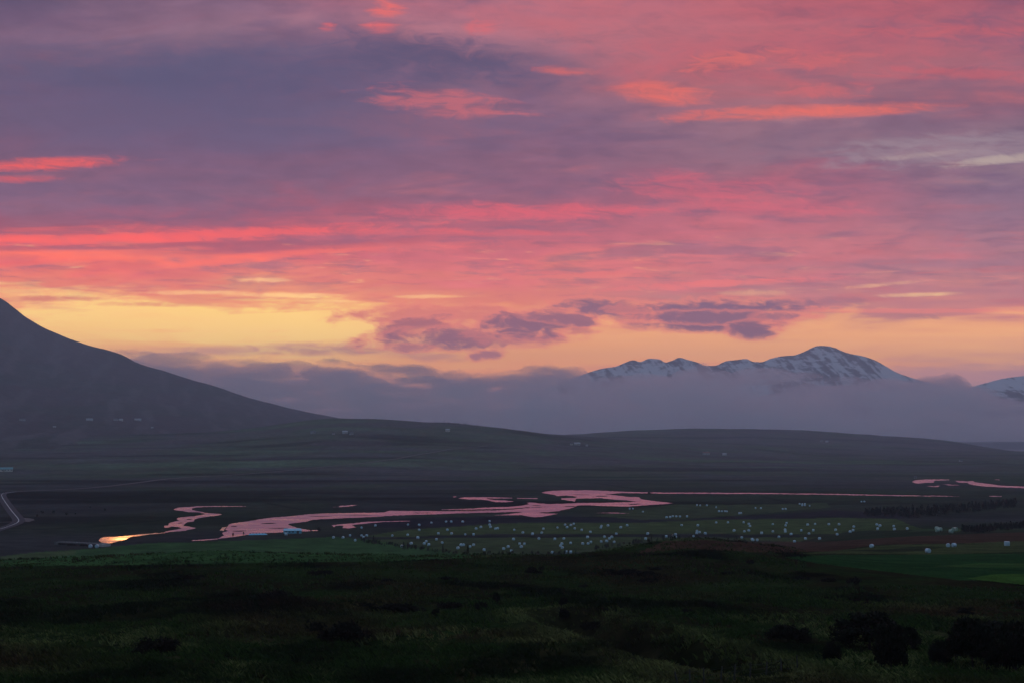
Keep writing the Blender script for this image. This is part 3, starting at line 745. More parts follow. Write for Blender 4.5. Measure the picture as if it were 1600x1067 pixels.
# ------------------------------------------------------------------ low cloud lying over the fjord, and the evening haze
def build_low_cloud():
    su = np.array([-150, 60, 180, 240, 300, 360, 410, 460, 520, 560, 620, 700, 780, 850, 920, 1000, 1080, 1180, 1280, 1380, 1440, 1490, 1540, 1600, 1700, 1900], float)
    sr = np.array([570, 562, 552, 556, 562, 566, 560, 568, 562, 568, 573, 576, 580, 578, 585, 588, 586, 590, 592, 596, 600, 592, 608, 628, 636, 640], float)
    u = np.linspace(-150, 1900, 420); w = np.linspace(0, 1, 110)
    d0, d1, dt = 5500.0, 8050.0, 6900.0
    uu, ww = np.meshgrid(u, w)
    edge = 260 * fbm(uu / 90 + 3, ww * 0 + 1, 4)
    dd = d0 + edge * (1 - ww) + (d1 - d0) * ww
    x = (uu - 800) / F * dd
    topz = EYE + (HZ - _pchip(su, sr, u)) / F * dt
    base = np.interp(u, [-150, 1150, 1330, 1480, 1900], [-20, -20, -10, 25, 30])
    tw = np.clip((dd - d0 - edge * (1 - ww)) / (dt - d0), 0, 2)
    prof = np.where(tw < 1, np.sin(np.clip(tw, 0, 1) * np.pi / 2) ** 0.6, np.cos(np.clip((tw - 1) / ((d1 - dt) / (dt - d0)), 0, 1) * np.pi / 2) ** 0.6)
    B = np.broadcast_to(base, uu.shape); T = np.broadcast_to(topz, uu.shape)
    puff = 55 * fbm(x / 420, dd / 520, 4) + 60 * np.abs(fbm(x / 190 + 5, dd / 240, 4)) + 10 * np.abs(fbm(x / 70 + 9, dd / 80, 3))
    zt = B + (T - B) * prof + puff * np.clip(prof * 1.3 - .1, 0, 1) - 12
    zb = np.minimum(B + 14 * fbm(x / 300, dd / 300 + 8, 3) - 6, zt - 1.0)
    zb = np.maximum(zb, -24.5)
    zt = np.maximum(zt, zb + .5)
    nr, nc = uu.shape
    Vt = np.stack([x, dd, zt], -1).reshape(-1, 3); Vb = np.stack([x, dd, zb], -1).reshape(-1, 3)
    ft = grid_faces(nr, nc); fb = grid_faces(nr, nc)[:, ::-1] + nr * nc
    idx = np.arange(nr * nc).reshape(nr, nc)
    ring = np.concatenate([idx[0, :], idx[1:, -1], idx[-1, -2::-1], idx[-2:0:-1, 0]])
    nx = np.roll(ring, -1)
    sd = np.stack([nx, ring, ring + nr * nc, nx + nr * nc], 1)
    me = mesh_from('low_cloud', np.concatenate([Vt, Vb]), np.concatenate([ft, fb, sd]), None, smooth=True)
    m = bpy.data.materials.new('low_cloud_vapour'); m.use_nodes = True; m.node_tree.nodes.clear()
    nt = NT(m.node_tree); out = nt.n.new('ShaderNodeOutputMaterial'); v = nt.n.new('ShaderNodeVolumePrincipled')
    v.inputs['Color'].default_value = (.985, .98, .99, 1); v.inputs['Anisotropy'].default_value = 0.6
    ge = nt.n.new('ShaderNodeNewGeometry')
    n = nt.noise(nt.vm('MULTIPLY', ge.outputs['Position'], (.0030, .0016, .0120)), 1.0, 5, .58, .4)
    zc = nt.sep(ge.outputs['Position'])[2]
    thin = nt.lin(120, 380, zc, 0.0, 0.08)
    xc = nt.sep(ge.outputs['Position'])[0]
    low = nt.m('MULTIPLY_ADD', nt.ss(330, 90, zc), nt.lin(-1200, 900, xc, .05, .07), .05)
    nt.put(v.inputs['Density'], nt.m('MULTIPLY', nt.m('ADD', nt.ss(.42, .66, nt.m('SUBTRACT', n, thin)), low), CLOUD_DENS))
    m.cycles.volume_step_rate = CLOUD_STEP
    nt.l.new(v.outputs[0], out.inputs['Volume'])
    me.materials.append(m)
    tag(link('low_cloud', me), kind='stuff')
CLOUD_DENS = 0.0055; CLOUD_STEP = 0.3
build_low_cloud()
def build_cloud_puffs():
    """billows that stand out of the cloud's near edge and top"""
    g = np.random.default_rng(23)
    su = [150, 240, 300, 410, 460, 520, 620, 700, 780, 850, 1000, 1180, 1280, 1380, 1440, 1490, 1540, 1600, 1700]
    sr = [556, 557, 563, 562, 568, 564, 574, 577, 581, 580, 589, 592, 594, 599, 602, 592, 597, 608, 612]
    bm = bmesh.new()
    for i in range(140):
        px = g.uniform(170, 1535); top = np.interp(px, su, sr)
        deep = g.random() ** 1.5
        py = top + 6 + g.uniform(-9, 14) + deep * (52 if px > 820 else 60)
        if px < 560: py = min(py, 640)
        d = 6500 - 900 * deep + g.uniform(-200, 200)
        x = (px - 800) / F * d; z = EYE + (HZ - py) / F * d
        r = np.array([g.uniform(60, 210), g.uniform(80, 200), g.uniform(14, 46)])
        if px > 850: z += g.uniform(-8, 26); r[2] *= 1.35; r[0] *= .8
        t = bmesh.ops.create_icosphere(bm, subdivisions=3, radius=1.0)
        for v in t['verts']: v.co = (x + v.co.x * r[0], d + v.co.y * r[1], z + v.co.z * r[2] * (1.0 if v.co.z > 0 else .55))
    me = bpy.data.meshes.new('low_cloud'); bm.to_mesh(me); bm.free()
    o = link('low_cloud', me)
    md = o.modifiers.new('union', 'REMESH'); md.mode = 'VOXEL'; md.voxel_size = 11.0
    dg = bpy.context.evaluated_depsgraph_get(); me2 = bpy.data.meshes.new_from_object(o.evaluated_get(dg)); o.modifiers.clear(); o.data = me2; me2.name = 'low_cloud'
    n = len(me2.vertices); co = np.empty(n * 3, np.float32); me2.vertices.foreach_get('co', co); co = co.reshape(-1, 3).astype(float)
    nr = np.empty(n * 3, np.float32); me2.vertices.foreach_get('normal', nr); nr = nr.reshape(-1, 3)
    k = 30 * fbm(co[:, 0] / 110 + co[:, 1] / 170, co[:, 2] / 42 + co[:, 1] / 130, 4)
    co = co + nr * k[:, None] * np.array([1.0, 1.0, .55])
    me2.vertices.foreach_set('co', co.astype(np.float32).ravel()); me2.update()
    me2.polygons.foreach_set('use_smooth', np.ones(len(me2.polygons), bool))
    m = bpy.data.materials.new('cloud_billows'); m.use_nodes = True; m.node_tree.nodes.clear()
    nt = NT(m.node_tree); out = nt.n.new('ShaderNodeOutputMaterial'); v = nt.n.new('ShaderNodeVolumePrincipled')
    v.inputs['Color'].default_value = (.99, .98, .985, 1); v.inputs['Density'].default_value = PUFF_DENS; v.inputs['Anisotropy'].default_value = 0.6
    nt.l.new(v.outputs[0], out.inputs['Volume'])
    me2.materials.clear(); me2.materials.append(m)
    tag(o, kind='stuff')
PUFF_DENS = 0.0040
build_cloud_puffs()
def build_haze():
    bm = bmesh.new(); bmesh.ops.create_cube(bm, size=1.0)
    for v in bm.verts:
        v.co = (v.co.x * 2 * BOX_X, BOX_Y0 if v.co.y < 0 else BOX_Y1, BOX_Z0 if v.co.z < 0 else BOX_Z1)
    me = bpy.data.meshes.new('haze'); bm.to_mesh(me); bm.free()
    m = bpy.data.materials.new('evening_haze'); m.use_nodes = True; m.node_tree.nodes.clear()
    nt = NT(m.node_tree); out = nt.n.new('ShaderNodeOutputMaterial'); v = nt.n.new('ShaderNodeVolumePrincipled')
    v.inputs['Color'].default_value = (.77, .83, 1.0, 1); v.inputs['Density'].default_value = HAZE_DENS; v.inputs['Anisotropy'].default_value = 0.3
    nt.l.new(v.outputs[0], out.inputs['Volume'])
    me.materials.append(m)
    tag(link('haze', me), kind='stuff')
HAZE_DENS = 1.1e-4
build_haze()
# ------------------------------------------------------------------ wrapped hay bales
def mat_wrap(name, col):
    m, nt, p, out = material(name)
    tc = nt.n.new('ShaderNodeTexCoord')
    n = nt.noise(nt.vm('MULTIPLY', tc.outputs['Object'], (9, 3, 3)), 1.0, 4, 0.6)
    lo = tuple(c * .86 for c in col)
    nt.put(p.inputs['Base Color'], nt.mix(nt.ss(.35, .65, n), lo, col))
    p.inputs['Roughness'].default_value = 0.28; p.inputs['Specular IOR Level'].default_value = 0.6
    b = nt.n.new('ShaderNodeBump'); b.inputs['Strength'].default_value = 0.35; b.inputs['Distance'].default_value = 0.03
    nt.put(b.inputs['Height'], n); nt.l.new(b.outputs[0], p.inputs['Normal'])
    return m
M_WRAP = mat_wrap('white_silage_wrap', (.50, .66, .76))
M_WRAP_G = mat_wrap('pale_green_silage_wrap', (.30, .42, .34))
def bale_mesh(seed, mat, r=.74, w=.62, nseg=26):
    g = np.random.default_rng(seed)
    prof = [(-w, 0), (-w, r * .5), (-w * .99, r * .82), (-w * .93, r * .95), (-w * .8, r), (-w * .3, r * 1.015), (w * .3, r * 1.015), (w * .8, r), (w * .93, r * .95), (w * .99, r * .82), (w, r * .5), (w, 0)]
    a = np.linspace(0, 2 * np.pi, nseg, endpoint=False)
    wob = 1 + .018 * np.sin(3 * a + g.random() * 6) + .012 * np.sin(7 * a + g.random() * 6)
    V, fc = [], []
    for k, (x, q) in enumerate(prof[1:-1]):
        for j in range(nseg):
            z = q * wob[j] * math.cos(a[j]); y = q * wob[j] * math.sin(a[j])
            z = max(z, -r * .93)                                  # sits flat on its own weight
            y *= 1.0 + .05 * max(0, -z / r)
            V.append((x + g.normal() * .006, y, z + r * .93))
    n = len(prof) - 2
    for k in range(n - 1):
        for j in range(nseg):
            j2 = (j + 1) % nseg
            fc.append([k * nseg + j, k * nseg + j2, (k + 1) * nseg + j2, (k + 1) * nseg + j])
    V.append((-w * .985, 0, r * .93)); V.append((w * .985, 0, r * .93))
    for j in range(nseg):
        j2 = (j + 1) % nseg
        fc.append([len(V) - 2, j2, j]); fc.append([len(V) - 1, (n - 1) * nseg + j, (n - 1) * nseg + j2])
    return mesh_from('hay_bale', V, fc, mat, smooth=True)
BALES = [(521,839),(536,839),(547,836),(555,843.5),(565,836),(568,838.5),(573,836),(565,823.5),(586.5,820.3),(613,836),(637.5,818.7),(655,819.3),(655,827),(674,815.7),(697,814),(637,834.7),(653,839.3),(685,833),(699,827),(682,842),(642.5,848.2),(666,845.2),(663,848.5),(670,850.5),(691,847),(628,853),
 (705,814),(723,814.2),(765,813.5),(765,818.8),(766.5,822.4),(751.5,822.6),(744,825),(774,825.2),(777.6,824.6),(705.5,832.6),(727,834),(740,834.5),(803.5,827),(817,831.2),(832,833.5),(846.5,831.5),(849,825.2),(871,823.2),(715.5,855.7),(720.6,851),(724.5,850.6),(734.5,853.3),(740,850.5),(756.5,858.3),(802.5,841.7),(842,840.8),(867,841.6),(787,856.6),(794,853.5),(799,860),(812,849),(819.3,849),(814.5,853.6),(863,862.2),(878,848.6),(876,851.8),(878.6,855),
 (883,818.8),(886,823),(892,819.6),(896.5,817.5),(898,824.8),(909,827.2),(922.5,830.2),(939.8,820.8),(938.8,823.3),(950,820.2),(970,823.2),(980,820),(963,833),(918,838.6),(881,840.6),(944.5,837.8),(956,838.2),(952.3,840.6),(939.4,845.4),(948,844.6),(959.5,846),(891.7,847.6),(910.5,848.6),(919,848.4),(923.3,846.2),(980,855),(886.8,862.3),(889.6,862.3),(1012,833),(1009,841),(984,793.8),(989,793.6),(1004.5,798.3),
 (1041.5,807.2),(1047,807),(1051.3,805.5),(1056.6,805.8),(1062.5,806),(1073.5,806),(1089,788.2),(1094,788.3),(1104.5,788.4),(1119,791.4),(1123.5,797.8),(1129,797.6),(1131.6,797.6),(1135.5,797.8),(1155,800.8),(1158,800.6),(1180.5,792.8),(1189,792.8),(1223,794),(1227.5,794),(1065,819.5),(1090.5,819.8),(1119,815.2),(1137.5,815.2),(1162,815.2),(1170,817.6),(1171.8,821),(1147,828.2),(1163,829.3),(1170,828.1),(1190,832),(1207.5,817.8),(1207.5,829.2),(1229,816.2),(1227.5,820.2),(1226.6,827),(1227,829.6),(1236,833.8),(1217,838.2),(1089,829),(1088.6,832),(1093,830.6),(1102,832.6),(1083.5,836.8),(1052,836.2),(1055.5,834),(1055.8,838.4),(1041,837.6),(1159,838.8),(1175,841.6),(1178.5,843),(1181,843),
 (1241.5,845.2),(1258.5,840.7),(1280.4,840.6),(1264,832.6),(1252,828),(1262,818.9),(1273.5,817.6),(1270.7,827.8),(1295,818),(1311,818.2),(1305.5,827),(1308,834),(1334,822),(1333,827.8),(1328.5,830),(1370,818.6),(1375,820.6),(1371.3,825.7),(1396.5,821.2),(1397.5,826),(1417.5,825.2),(1249.5,786),(1253.5,786),(1257.6,786.1),(1253.5,788.3),(1257.4,788.3),(1265,789),(1346,782.5),(1350.5,782.5),
 (1362,853.2),(1450,861.6),(1481.5,852.4),(1490.5,852.3),(1570,850.5)]
GREEN_BALES = [(1464,826),(1465,829),(1469,827.5),(1486,830.8),(1490,827.5),(1493,827)]
ORD = ['first','second','third','fourth','fifth','sixth','seventh','eighth','ninth','tenth','eleventh','twelfth','thirteenth','fourteenth','fifteenth','sixteenth','seventeenth','eighteenth','nineteenth','twentieth','twenty-first','twenty-second','twenty-third','twenty-fourth','twenty-fifth','twenty-sixth','twenty-seventh','twenty-eighth','twenty-ninth','thirtieth']
def bale_zone(px, py):
    if px > 1340 and py > 845: return None
    if py < 803.5:
        if px < 1010: return 'on the grass just below the braided river'
        if px < 1110: return 'in the far row nearest the river'
        if px < 1170: return 'in the far meadow short row'
        if px < 1232: return 'in far meadow pairs'
        if px < 1300: return 'in the far cluster under the straight channel'
        return 'in the farthest pair beyond the dark moor'
    if py < 811: return 'in the short row on the far meadow edge'
    if px < 640 and py >= 834 and px < 630: return 'along the upper edge of the left green field'
    if py < 830.5:
        if px < 700: return 'on the upper mown strip, left end'
        if px < 860: return 'on the upper mown strip, left of centre'
        if px < 985: return 'on the upper mown strip, centre'
        if px < 1180: return 'on the upper mown strip, right of centre'
        if px < 1340: return 'on the upper mown strip, toward the right'
        return 'on the upper mown strip, far right end'
    if py < 844:
        if px < 760: return 'on the middle mown strip, left part'
        if px < 985: return 'on the middle mown strip, centre part'
        if px < 1125: return 'at the field foot behind the brown mound'
        return 'on the middle mown strip, right part'
    if px < 702: return 'among the dark trees on the lowest strip'
    if px < 830: return 'on the lowest mown strip, left half'
    return 'on the lowest mown strip, right half'
special = {(1362,853.2): 'white wrapped hay bale lying low in grass beyond the largest one, right terrace',
  (1450,861.6): 'largest and nearest white wrapped hay bale, on the dark green field edge', (1481.5,852.4): 'white wrapped hay bale, left of the close pair on the right terrace',
  (1490.5,852.3): 'white wrapped hay bale, right of the close pair on the right terrace', (1570,850.5): 'white wrapped hay bale standing upright on its flat end, far right terrace'}
def make_bales():
    protos = [bale_mesh(s, M_WRAP) for s in (1, 2, 3, 4, 5)]
    root = None
    pos = {}
    for b in BALES:
        x, y, z = hit(b[0], b[1] + 1.6)
        if y < 420 and b[0] < 1300: x, y = on_plane(b[0], b[1] + .6, .4); z = float(ground_h(x, y))
        pos[b] = np.array([x, y, z])
    for _ in range(30):                                           # touching bales lie side by side, not inside one another
        for i, a in enumerate(BALES):
            for b in BALES[i + 1:]:
                if abs(a[0] - b[0]) < 8:
                    dv = pos[b][:2] - pos[a][:2]; q = float(np.hypot(*dv))
                    if q < 1.75:
                        w = dv / (q + 1e-6) * (1.76 - q) / 2; pos[a][:2] -= w; pos[b][:2] += w
    for b in BALES: pos[b][2] = float(ground_h(pos[b][0], pos[b][1]))
    zones = {}
    for b in BALES: zones.setdefault(bale_zone(*b), []).append(b)
    for zn, lst in zones.items():
        lst.sort(key=lambda b: b[0])
        for i, (px, py) in enumerate(lst):
            if root is None:
                root = link('hay_bale', protos[0]); o = root
            else:
                o = root.copy(); o.data = protos[int(rng.integers(5))]; COL.objects.link(o)
            s = float(rng.uniform(.66, .80))
            x, y, z = pos[(px, py)]
            o.rotation_euler = (0, 0, float(rng.uniform(0, 6.28)))
            o.scale = (s, s, s)
            o.location = (x, y, z - .04)
            if (px, py) == (1570, 850.5):
                o.rotation_euler = (0, R(90), .3); o.location = (x, y, z + .6); o.scale = (1, 1, 1)
            if zn is None: lab = special[(px, py)]
            elif len(lst) == 1: lab = 'white wrapped hay bale ' + zn
            else:
                side = ORD[i] + ' from left'
                lab = 'white wrapped hay bale ' + zn + ', ' + side
            tag(o, lab, 'hay bale', 'wrapped hay bales scattered over the mown fields')
    gp = bale_mesh(9, M_WRAP_G)
    for i, (px, py) in enumerate(GREEN_BALES):
        o = link('hay_bale', gp); x, y, z = hit(px, py + 1.6); o.location = (x, y, z - .04); o.rotation_euler[2] = float(rng.uniform(0, 6))
        tag(o, 'dull green wrapped hay bale by the dark plantation, %s from left' % ORD[i], 'hay bale', 'green wrapped hay bales beside the plantation')
make_bales()

# ------------------------------------------------------------------ leafy things
def leaf_mat(name, col, vary=.5):
    m, nt, p, out = material(name)
    ge = nt.n.new('ShaderNodeNewGeometry'); oi = nt.n.new('ShaderNodeObjectInfo')
    n = nt.noise(ge.outputs['Position'], 1.1, 3, .6)
    f = nt.m('ADD', nt.m('MULTIPLY', n, 1.2), nt.m('MULTIPLY', ge.outputs['Random Per Island'], .6))
    f = nt.lin(.3, 1.4, f, 1 - vary, 1 + vary)
    nt.put(p.inputs['Base Color'], nt.vm('MULTIPLY', nt.xyz(*col), nt.xyz(f, f, f)))
    p.inputs['Roughness'].default_value = .8; p.inputs['Specular IOR Level'].default_value = .1
    return m
M_SPRUCE = leaf_mat('spruce_needles', (.016, .022, .016))
M_BIRCH = leaf_mat('birch_leaves', (.024, .028, .013))
M_WILLOW = leaf_mat('willow_leaves', (.012, .014, .007))
M_HEATHER = leaf_mat('heather_sprigs', (.016, .013, .008))
M_BARK = simple('dark_bark', (.045, .036, .030), .9, .4, 6)
def quads_cloud(P, size, g, up=0.0):
    """small leaf faces centred on points P"""
    n = len(P)
    a = g.normal(size=(n, 3)); a[:, 2] += up; a /= np.linalg.norm(a, axis=1)[:, None]
    b = np.cross(a, g.normal(size=(n, 3))); b /= np.linalg.norm(b, axis=1)[:, None] + 1e-9
    s = (size * g.uniform(.6, 1.35, n))[:, None] if np.ndim(size) == 0 else (size * g.uniform(.6, 1.35, n))[:, None]
    V = np.stack([P - a * s - b * s * .35, P + b * s * .45 - a * s * .1, P + a * s + b * s * .1, P - b * s * .5 + a * s * .1], 1).reshape(-1, 3)
    return V, np.arange(4 * n).reshape(n, 4)
def trunk_mesh(h, r, seed, lean=.03, limbs=0):
    g = np.random.default_rng(seed)
    V, fc = [], []
    def tube(p0, p1, r0, r1, k=5, seg=4):
        base = len(V); p0, p1 = np.array(p0, float), np.array(p1, float)
        d = p1 - p0; d /= np.linalg.norm(d) + 1e-9
        u = np.cross(d, [0.3, 1, .2]); u /= np.linalg.norm(u); v = np.cross(d, u)
        bend = g.normal(size=3) * np.linalg.norm(p1 - p0) * .05
        for i in range(seg + 1):
            t = i / seg; c = p0 + (p1 - p0) * t + bend * math.sin(t * math.pi); rr = r0 + (r1 - r0) * t
            for j in range(k):
                a = 2 * math.pi * j / k; V.append(c + rr * (math.cos(a) * u + math.sin(a) * v))
        for i in range(seg):
            for j in range(k):
                fc.append([base + i * k + j, base + i * k + (j + 1) % k, base + (i + 1) * k + (j + 1) % k, base + (i + 1) * k + j])
    tube((0, 0, -.15), (g.normal() * lean * h, g.normal() * lean * h, h * .92), r, r * .15)
    for i in range(limbs):
        a = g.uniform(0, 6.28); z0 = h * g.uniform(.12, .6); L = h * g.uniform(.3, .5)
        tube((0, 0, z0), (math.cos(a) * L * .75, math.sin(a) * L * .75, z0 + L * .75), r * .45, r * .08, 4, 3)
    return mesh_from('trunk', V, fc, M_BARK, True)
def spruce_crown(h, wd, n, seed):
    g = np.random.default_rng(seed)
    t = g.random(n) ** .75; a = g.uniform(0, 6.28, n)
    tier = 1 + .25 * np.sin(t * 26 + a * 1.0)
    rad = wd * .5 * (1.02 - t) * tier * g.uniform(.25, 1.0, n) ** .6 * (1 + .25 * np.sin(a * 3 + seed))
    P = np.stack([rad * np.cos(a), rad * np.sin(a), h * (.06 + .94 * t) - rad * .25], 1)
    V, fc = quads_cloud(P, h * .045, g, -.2)
    return mesh_from('crown', V, fc, M_SPRUCE)
def bushy_crown(h, wd, n, seed, mat, leaf, nl=9, rl=(.16, .30)):
    g = np.random.default_rng(seed)
    C = []
    for i in range(nl):
        a = g.uniform(0, 6.28); q = math.sqrt(g.random()) * .40
        zz = g.uniform(.28, .78)
        C.append((q * wd * math.cos(a) * (1.15 - .5 * zz), q * wd * math.sin(a) * (1.15 - .5 * zz), zz * h, g.uniform(*rl)))
    C = np.array(C); k = g.integers(0, nl, n)
    dirs = g.normal(size=(n, 3)); dirs /= np.linalg.norm(dirs, axis=1)[:, None]
    rr = g.random(n) ** .45
    P = C[k, :3] + dirs * (rr * C[k, 3])[:, None] * np.array([wd * .72, wd * .72, h * .9])
    P = P + g.normal(size=P.shape) * leaf * .8
    P = P[P[:, 2] > .02 * h]
    keep = g.random(len(P)) < np.clip(1.25 - .5 * (P[:, 2] < .2 * h), 0, 1)
    V, fc = quads_cloud(P[keep], leaf, g, .3)
    return mesh_from('crown', V, fc, mat)
def new_tree(name, crown, trunk, label, group, cat='tree'):
    r = bpy.data.objects.new(name, None); COL.objects.link(r); r.empty_display_size = .5
    tag(r, label, cat, group)
    link('trunk', trunk, r); link('crown', crown, r)
    return r
def copy_tree(o):
    c = o.copy(); COL.objects.link(c)
    for ch in list(o.children):
        k = ch.copy(); COL.objects.link(k); k.parent = c
    return c
SPR = [(spruce_crown(3.0, 1.5, 420, 20 + i), trunk_mesh(3.0, .07, 40 + i)) for i in range(4)]
BIR = [(bushy_crown(2.4, 2.0, 620, 60 + i, M_BIRCH, .13), trunk_mesh(2.0, .07, 80 + i, limbs=4)) for i in range(4)]
_tree_roots = {}
def place_tree(kind, px, py, hpx, label, group, cat='tree', wide=1.0, hf=None):
    i = int(rng.integers(4)); key = (kind, i)
    if key not in _tree_roots:
        cr, tr = (SPR if kind == 'spruce' else BIR)[i]
        o = new_tree('spruce_tree' if kind == 'spruce' else ('birch_tree' if kind == 'birch' else 'bush'), cr, tr, label, group, cat); _tree_roots[key] = o
    else: o = copy_tree(_tree_roots[key])
    if kind == 'bush' and not o.name.startswith('bush'): o.name = 'bush'
    tag(o, label, cat, group)
    x, y, z = hit(px, py, hf)
    H = hpx / F * y
    s = H / (3.0 if kind == 'spruce' else 2.4)
    o.location = (x, y, z - .03 * H); o.scale = (s * wide, s * wide, s); o.rotation_euler[2] = float(rng.uniform(0, 6.28))
    return o
def tree_row(pts, n, h, kinds, label, group, spread=1.2, cat='tree', hf=None):
    pts = np.array(pts, float)
    for i in range(n):
        t = (i + rng.uniform(.1, .9)) / n * (len(pts) - 1); k = min(int(t), len(pts) - 2); q = pts[k] + (pts[k + 1] - pts[k]) * (t - k)
        kd = kinds[int(rng.integers(len(kinds)))]
        place_tree(kd, q[0] + rng.normal() * 1.5, q[1] + rng.normal() * spread * .6, rng.uniform(*h), label[kd], group, cat, hf=hf)
L1 = {'spruce': 'small dark spruce in the straggling tree row below the left bales', 'birch': 'small dark birch in the straggling tree row below the left bales'}
G1 = 'trees in the row below the left bales'
tree_row([(564, 845), (584, 849), (610, 852), (640, 857), (668, 859), (700, 864), (740, 868)], 46, (4, 8), ['spruce', 'birch', 'birch'], L1, G1)
for px, py, hp, lab in [(583.5, 849, 14, 'tall pointed spruce above the left end of the dark tree row'), (631, 858, 13, 'tall narrow spruce in the row, left of its close twin'), (636.5, 858, 12, 'slim spruce in the row, right of its close twin'),
                        (731, 867, 17, 'tallest lone spire-like spruce standing on the lowest mown strip'), (692, 861, 11, 'dense spruce near the right end of the straggling row')]:
    place_tree('spruce', px, py, hp, lab, G1, wide=.8)
L2 = {'spruce': 'low dark spruce along the top edge of the heath below the middle bales', 'birch': 'low dark birch along the top edge of the heath below the middle bales'}
tree_row([(742, 868), (770, 866), (800, 866), (860, 865), (900, 863)], 30, (3.5, 7), ['spruce', 'birch', 'birch'], L2, 'trees along the top edge of the heath')
L3 = {'spruce': 'small spruce in the thin row left of the brown mound', 'birch': 'small birch in the thin row left of the brown mound'}
tree_row([(930, 858), (950, 855), (985, 850), (1005, 847), (1035, 844), (1062, 841)], 30, (4, 9), ['spruce', 'birch'], L3, 'trees left of the brown mound')
L4 = {'birch': 'dark bushy birch growing on the crest of the brown mound'}
tree_row([(1075, 841.5), (1090, 840.5), (1105, 841), (1130, 842), (1165, 843.5)], 16, (2.5, 6), ['birch'], L4, 'birches on the brown mound')
L5 = {'spruce': 'tiny spruce in the grove on the far ridge skyline'}
tree_row([(680, 661.5), (690, 661.8), (705, 662.3), (722, 663.5), (745, 666)], 22, (3, 5.5), ['spruce'], L5, 'trees on the far ridge', .3)
for px, py, hp, wd, lab in [(66, 801.5, 4.5, 1.7, 'wide dark bush across the river, second in the left line'), (84, 801.5, 5.5, 1.5, 'dense dark bush across the river, middle of the left line'), (104, 804.5, 4, 1.4, 'low dark bush across the river, right in the left line'),
                        (118, 803.5, 3.5, 1.2, 'small faint bush at the right end of the left line'), (163, 798, 5, 1.2, 'lone dark bush on the plain above the orange pool'), (58, 807, 5, .9, 'little upright bush beside the gravel lay-by'),
                        (141, 793, 3, 1.3, 'small bush on the plain above the lone bush'), (364.5, 838, 7, .7, 'thin upright bush on the river bank by the orange inlet'), (380.5, 835.5, 6, .7, 'thin upright bush on the bank left of the blue shed'),
                        (497, 829.5, 7, 1.6, 'dark round bush on the bank right of the blue shed'), (486, 829.5, 3, 1.4, 'low bush touching the right end of the blue shed'), (1084, 769.5, 2.5, 2, 'low bush on the bank of the straight channel'), (1016, 771, 4, 3.2, 'broad dark thicket at the mouth of the straight channel')]:
    place_tree('bush', px, py, hp, lab, 'bushes on the river plain', 'bush', wide=wd)

# plantations that read as one mass
def forest(name, base, top, n, h, seed):
    g = np.random.default_rng(seed)
    base, top = np.array(base, float), np.array(top, float)
    Vs, Fs, off = [], [], 0
    for i in range(n):
        px = g.uniform(base[0, 0], base[-1, 0])
        y0, y1 = np.interp(px, base[:, 0], base[:, 1]), np.interp(px, top[:, 0], top[:, 1])
        py = y0 - (y0 - y1) * g.random() * .8
        x, y, z = hit(px, py)
        H = g.uniform(*h); wd = H * g.uniform(.45, .8)
        k = 70
        t = g.random(k) ** .8; a = g.uniform(0, 6.28, k); rad = wd * .5 * (1.05 - t) * g.uniform(.3, 1, k) ** .6
        P = np.stack([x + rad * np.cos(a), y + rad * np.sin(a), z + H * (.03 + .97 * t)], 1)
        V, fc = quads_cloud(P, H * .09, g)
        Vs.append(V); Fs.append(fc + off); off += len(V)
    tag(link(name, mesh_from(name, np.concatenate(Vs), np.concatenate(Fs), M_SPRUCE)), kind='stuff')
forest('forest', [(1352, 806.5), (1400, 808.5), (1440, 808.5), (1470, 805.5), (1500, 802), (1540, 798.5), (1588, 792)], [(1352, 801), (1400, 797), (1440, 793), (1470, 792), (1500, 789), (1540, 786), (1588, 783.5)], 420, (2.2, 4.2), 3)
forest('forest', [(1503, 832), (1530, 833), (1560, 829), (1610, 825)], [(1503, 827), (1530, 827), (1560, 823), (1610, 819)], 190, (1.5, 2.8), 4)

# ------------------------------------------------------------------ heath shrubs in the foreground
SH = [(bushy_crown(3.0, 4.4, 5200, 100 + i, M_WILLOW, .12, 34, (.07, .20)), trunk_mesh(2.4, .09, 120 + i, limbs=7)) for i in range(4)]
LOW = [(bushy_crown(.9, 3.0, 1500, 140 + i, M_HEATHER, .10, 12), trunk_mesh(.6, .04, 150 + i, limbs=6)) for i in range(4)]
_sh = {}
def shrub(px, py, wpx, hpx, label, low=False):
    i = int(rng.integers(4)); key = (low, i)
    if key not in _sh: o = _sh[key] = new_tree('heath_bush' if low else 'willow_bush', *(LOW if low else SH)[i], label, None, 'bush')
    else: o = copy_tree(_sh[key])
    tag(o, label, 'bush', 'low dark clumps on the heath' if low else 'willow bushes on the slope')
    x, y, z = hit(px, py); k = y / F
    o.location = (x, y, z - .1); o.scale = (wpx * k / (3.0 if low else 4.4), min(wpx, hpx * 2.2) * k / (3.0 if low else 4.4), hpx * k / (.9 if low else 3.0)); o.rotation_euler[2] = float(rng.uniform(-.4, .4) + (math.pi if rng.random() < .5 else 0))
